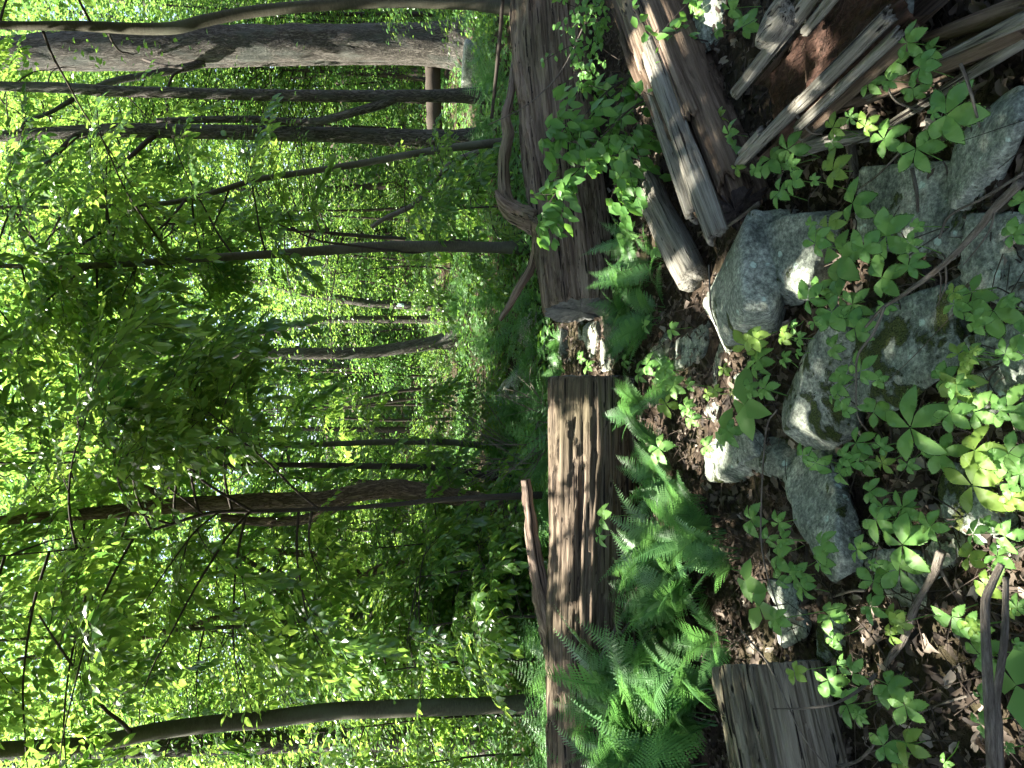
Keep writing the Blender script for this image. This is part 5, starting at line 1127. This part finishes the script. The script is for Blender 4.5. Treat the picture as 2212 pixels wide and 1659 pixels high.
# ---- crown leaves out of view, placed to shade the floor, gaps cut over LIT patches
def overhead_shade():
    own = [T1, T2, T3, T4, T5, T7, T10, T12, T13, T14, T16, T17, T18]
    bx = np.array([[t[1][0], t[1][1]] for t in own])
    n = 380000; z = rng.uniform(4.2, 10.5, n)
    gx = rng.uniform(-6.5, 9.5, n); gy = np.where(rng.random(n) < .80, rng.uniform(-4.5, 5.6, n), rng.uniform(5.6, 12, n))
    x = gx + SUN[0] / SUN[2] * z; y = gy + SUN[1] / SUN[2] * z
    q = np.stack([x, y, z], 1)
    dn = fbm(np.stack([gx * 1.1, gy * 1.1, z * .12], -1), 91, 3); thr = np.where(gy < 5.2, .33, .47)
    keep = (dn > thr) & ((gy < 5.6) | (gx > -.5) | (rng.random(n) < .4))
    keep &= (z > 1.6 + .47 * y + .4) | (y > 12)      # the near shading leaves are kept above the view
    for (lx, ly, rx, ry, lz) in LIT:
        px = x - SUN[0] / SUN[2] * (z - lz); py = y - SUN[1] / SUN[2] * (z - lz)
        dd = ((px - lx) / (rx + .04)) ** 2 + ((py - ly) / (ry + .04)) ** 2
        keep &= ~(dd < 1.0)
    # in-view leaves only from 12 m on
    q = q[keep]; n = len(q)
    owner = np.argmin((q[:, None, 0] - bx[None, :, 0]) ** 2 + (q[:, None, 1] - bx[None, :, 1]) ** 2, 1)
    a = rng.uniform(0, 2 * PI, n); xa = np.stack([np.cos(a), np.sin(a), rng.normal(-.15, .25, n)], 1); za = np.stack([rng.normal(0, .4, n), rng.normal(0, .4, n), np.ones(n)], 1); s = rng.uniform(.07, .12, n); c = rng.random(n)
    for k, t in enumerate(own):
        m = owner == k
        if m.sum() < 10: continue
        mb = MB(); scatter(mb, leaf_q(1, .66), q[m] - t[1], xa[m], za[m], s[m], c[m]); part('crown', mb.mesh('crown', M_CANOPY, False), t[0], kind='stuff')  # unseen shading leaves, shared out to the nearest trees
overhead_shade()

# ================================================================== leafy shrub before the thick log
def oval_leaf(seed):
    r = np.random.default_rng(seed); V, Q, T = leaf_t(1, .52 + .06 * r.random(), .3, .2 + .1 * r.random()); mb = MB(); mb.add(V, Q, T, c=r.random()); return mb.mesh('leaf', M_SHRUB, True)
OVALS = [oval_leaf(k) for k in range(6)]
def shrub(name, label, cat, stems, nleaf, size, seed, hang=.75, mat=M_TWIG, meshes=None, spread=.05):
    r = np.random.default_rng(seed); PPs = []; base = None; root = None
    for k, (pts, w0, w1) in enumerate(stems):
        P = np.array([dp(*rg(1, x, y), d) for x, y, d in pts])
        if root is None: base = np.array([P[0][0], P[0][1], 0]); root = thing(name, label, cat, base)
        mb = MB(); PP = tube(mb, P - base, np.linspace(w0, w1, len(P)), 7, len(P) * 8, .12, seed + k, fr=15); part('branch', mb.mesh('branch', mat), root)
        # leaf-bearing twigs
        for j in range(max(2, int(nleaf[k] / 9))):
            i = r.integers(int(len(PP) * .25), len(PP) - 1); p = PP[i]; d = PP[min(i + 1, len(PP) - 1)] - PP[i - 1]; d /= np.linalg.norm(d)
            td = d * .6 + r.normal(0, .6, 3) * np.array([1, .7, .5]); td /= np.linalg.norm(td); L_ = r.uniform(.12, .3); tw = np.array([p, p + td * L_ * .5 + np.array([0, 0, -.01]), p + td * L_ + np.array([0, 0, -.05])])
            mb = MB(); tube(mb, tw, [.0022, .0016, .001], 4, 7); part('twig', mb.mesh('twig', mat), root)
            for q in range(9):
                u = (q + .8) / 9; pt = tw[0] + (tw[1] - tw[0]) * min(1, u * 2) + (tw[2] - tw[1]) * max(0, u * 2 - 1)
                xa = td * .5 + np.array([r.normal(0, .5), r.normal(0, .4), -hang + r.normal(0, .25)]); za = np.array([r.normal(0, .4), -.75, .55 + r.normal(0, .3)])
                part('leaf', (meshes or OVALS)[r.integers(0, len(meshes or OVALS))], root, place(pt + r.normal(0, .012, 3), xa, za, size * r.uniform(.65, 1.15)))
    return root
shrub('leafy_shrub', 'broad leaved shrub drooping in front of the thick log', 'shrub', [
    ([(1720, 420, 3.75), (1560, 500, 3.8), (1390, 560, 3.85), (1180, 610, 3.9), (1050, 680, 3.95), (960, 750, 4.0), (820, 900, 4.05)], .009, .003),
    ([(1900, 640, 3.6), (1600, 660, 3.65), (1450, 730, 3.7), (1300, 790, 3.75), (1150, 880, 3.8), (980, 1050, 3.9), (800, 1230, 4.0)], .008, .003),
    ([(1300, 1300, 4.0), (1150, 1250, 4.05), (900, 1230, 4.1), (700, 1400, 4.15), (560, 1560, 4.2), (480, 1700, 4.25)], .006, .0025),
    ([(1100, 700, 3.95), (950, 830, 4.0), (780, 1000, 4.05), (620, 1060, 4.1), (520, 1080, 4.15)], .004, .002),
    ([(1300, 800, 3.75), (1230, 1000, 3.8), (1180, 1250, 3.9), (1100, 1450, 4.0)], .004, .002)], [110, 130, 150, 100, 120], .095, 601)
shrub('leafy_shrub', 'pale small leaved honeysuckle twigs shining in sun beside the thick log', 'shrub', [
    ([(1100, 480, 4.2), (1000, 420, 4.2), (900, 350, 4.2), (760, 330, 4.2), (690, 420, 4.2)], .004, .002), ([(1100, 300, 4.25), (980, 200, 4.25), (850, 120, 4.3), (760, 60, 4.3)], .004, .002), ([(1100, 150, 4.2), (1000, 60, 4.2), (880, -20, 4.2)], .004, .002), ([(1100, 560, 4.2), (950, 560, 4.2), (800, 560, 4.2), (720, 580, 4.2)], .003, .002)], [80, 72, 60, 54], .05, 602, hang=.3)
shrub('leafy_shrub', 'arching twig with hanging leaves before the dark split log', 'shrub', [
    ([(1800, 330, 3.3), (1640, 300, 3.3), (1480, 290, 3.35), (1380, 330, 3.35), (1290, 120, 3.4)], .004, .002), ([(1800, 560, 3.2), (1650, 690, 3.25), (1560, 800, 3.3), (1480, 860, 3.35)], .003, .0015)], [36, 27], .07, 603)
# single large-leaved seedling
def seedling(label, X, Y, n, size, seed, h=.16):
    p = gp(X, Y, h); base = np.array([p[0], p[1], 0]); root = thing('seedling', label, 'seedling', base); r = np.random.default_rng(seed); mb = MB(); tube(mb, [[0, .02, 0], [0, 0, h * .6], [0, 0, h]], [.003, .002, .0015], 5, 8); part('stem', mb.mesh('stem', M_TWIG), root)
    for k in range(n):
        a = 2 * PI * k / n + r.normal(0, .3); part('leaf', BIGLEAF, root, place((0, 0, h), (math.cos(a), math.sin(a), -.1 + r.normal(0, .1)), (r.normal(0, .2), -.5, .9), size * r.uniform(.8, 1.15)))
V, Q, T = leaf_t(1, .62, .25, .2); mb = MB(); mb.add(V, Q, T, c=.7); BIGLEAF = mb.mesh('leaf', M_CREEP)
seedling('seedling with big ribbed oval leaves among the stones', 1608, 875, 4, .15, 1)
seedling('oval leaved seedling beyond the near log end', 1610, 1255, 4, .11, 2)
seedling('oval leaved seedling in litter by the stones', 1640, 1310, 4, .11, 3)
seedling('dark oval leaved seedling at the outer rim by bare stems', 2195, 1480, 3, .14, 4)
seedling('oval leaved seedling in shade of the left log', 1560, 930, 3, .12, 5)
# dead twiggy shrub past the gap
def dead_shrub(label, X, Y, d, n, H, seed):
    base = dp(X, Y, d); base[2] = ghs(base[0], base[1]); root = thing('dead_shrub', label, 'shrub', base); r = np.random.default_rng(seed)
    for k in range(n):
        a = r.uniform(0, 2 * PI); dd = np.array([math.cos(a) * .8, math.sin(a) * .5, .9]); P = [np.zeros(3)]
        for j in range(5): dd = dd + r.normal(0, .22, 3); dd /= np.linalg.norm(dd); P.append(P[-1] + dd * H / 5 * r.uniform(.7, 1.2))
        mb = MB(); PP = tube(mb, P, np.linspace(.008, .002, 6), 5, 18, .1, k)
        for j in range(4):
            i = r.integers(5, 17); s = r.normal(0, 1, 3); s /= np.linalg.norm(s); tube(mb, [PP[i], PP[i] + s * .12 + np.array([0, 0, .05]), PP[i] + s * .26 + np.array([0, 0, .12])], [.004, .003, .001], 4, 6)
        part('twig', mb.mesh('twig', M_STICK), root)
dead_shrub('grey leafless shrub behind the gap beside the left log', 1150, 925, 6.2, 9, .75, 1)
dead_shrub('bare grey brush tangled behind the left log', 1120, 1000, 7.2, 10, 1.3, 2)
dead_shrub('tangle of bare grey branches left of the twisted trunk', 1100, 1230, 8.3, 11, 2.0, 3)
dead_shrub('bare twigs rising right of the twisted trunk', 1080, 985, 8.4, 9, 2.2, 4)

# ================================================================== low plants covering the slope
def cover():
    mb = MB(); n = 70000
    y = 5.5 + 22 * rng.random(n) ** 1.2; x = (rng.random(n) - .5) * 2 * (.6 * y + .5); f = vn(np.stack([x * .7, y * .7, x * 0], -1), 55)
    keep = (f > .25) & ~((y < 6.5) & (x > -.1) & (x < .8)); x, y = x[keep], y[keep]; n = len(x); z = gh(x, y) + rng.uniform(.03, .35, n) * f[keep]
    a = rng.uniform(0, 2 * PI, n); xa = np.stack([np.cos(a), np.sin(a), rng.normal(0, .3, n)], 1); za = np.stack([rng.normal(0, .4, n), rng.normal(-.2, .4, n), np.ones(n)], 1)
    scatter(mb, leaf_q(1, .6), np.stack([x, y, z], 1), xa, za, rng.uniform(.05, .12, n), rng.random(n))
    thing('ground_cover', 'low green herbs covering the slope beyond the logs', 'ground cover', mesh=mb.mesh('ground_cover', M_COVER, False), kind='stuff')
cover()

# ================================================================== labels that single out the many alike plants
MARKS = [('the S bend tree', T1), ('the thick oak', T2), ('the forked tree', T3), ('the rough straight trunk', T4), ('the slender leaning tree', T5), ('the tree behind the sawn end', T7), ('the blazed trunk', T8), ('the trunk beside the blazed one', T9),
         ('the stout leaning trunk', T10), ('the far olive trunk', T11), ('the thin grey stem', T12), ('the curved dark stem', T13), ('the twisted trunk', T14), ('the smooth olive tree', T16), ('the half hidden furrowed trunk', T17), ('the crooked trunk', T18)]
ORD = ['first', 'second', 'third', 'fourth', 'fifth', 'sixth', 'seventh', 'eighth', 'ninth', 'tenth', 'eleventh', 'twelfth', 'thirteenth', 'fourteenth', 'fifteenth', 'sixteenth', 'seventeenth', 'eighteenth', 'nineteenth', 'twentieth']
def ordinal(n):
    if n <= 20: return ORD[n - 1]
    t, u = divmod(n, 10); return (['', '', 'twenty', 'thirty', 'forty', 'fifty', 'sixty', 'seventy'][t] + '-' + ORD[u - 1]) if u else ['', '', 'twentieth', 'thirtieth', 'fortieth', 'fiftieth', 'sixtieth', 'seventieth'][t]
bins = {}
for o, ph in RANKED + [(f, 'slope fern') for f in FERN_OBJ] + [(f, 'thin dark sapling') for f in FAR_SAP]:
    p = np.array(o.location[:2]); dist = [np.linalg.norm(p - m[1][1][:2]) for m in MARKS]; i = int(np.argmin(dist)); m = MARKS[i][1][1]
    dx_, dy_ = p[0] - m[0], p[1] - m[1]
    side = ('beyond' if dy_ > 0 else 'in front of') if abs(dy_) > abs(dx_) else ('right of' if dx_ > 0 else 'left of')
    bins.setdefault((ph, side, i), []).append((dist[i], o))
for (ph, side, i), L_ in bins.items():
    L_.sort(key=lambda t: t[0])
    for r_, (d_, o) in enumerate(L_):
        o['label'] = (ph + ' ' + side + ' ' + MARKS[i][0] + (', the only one there' if len(L_) == 1 else ', ' + ordinal(r_ + 1) + ' out from it'))
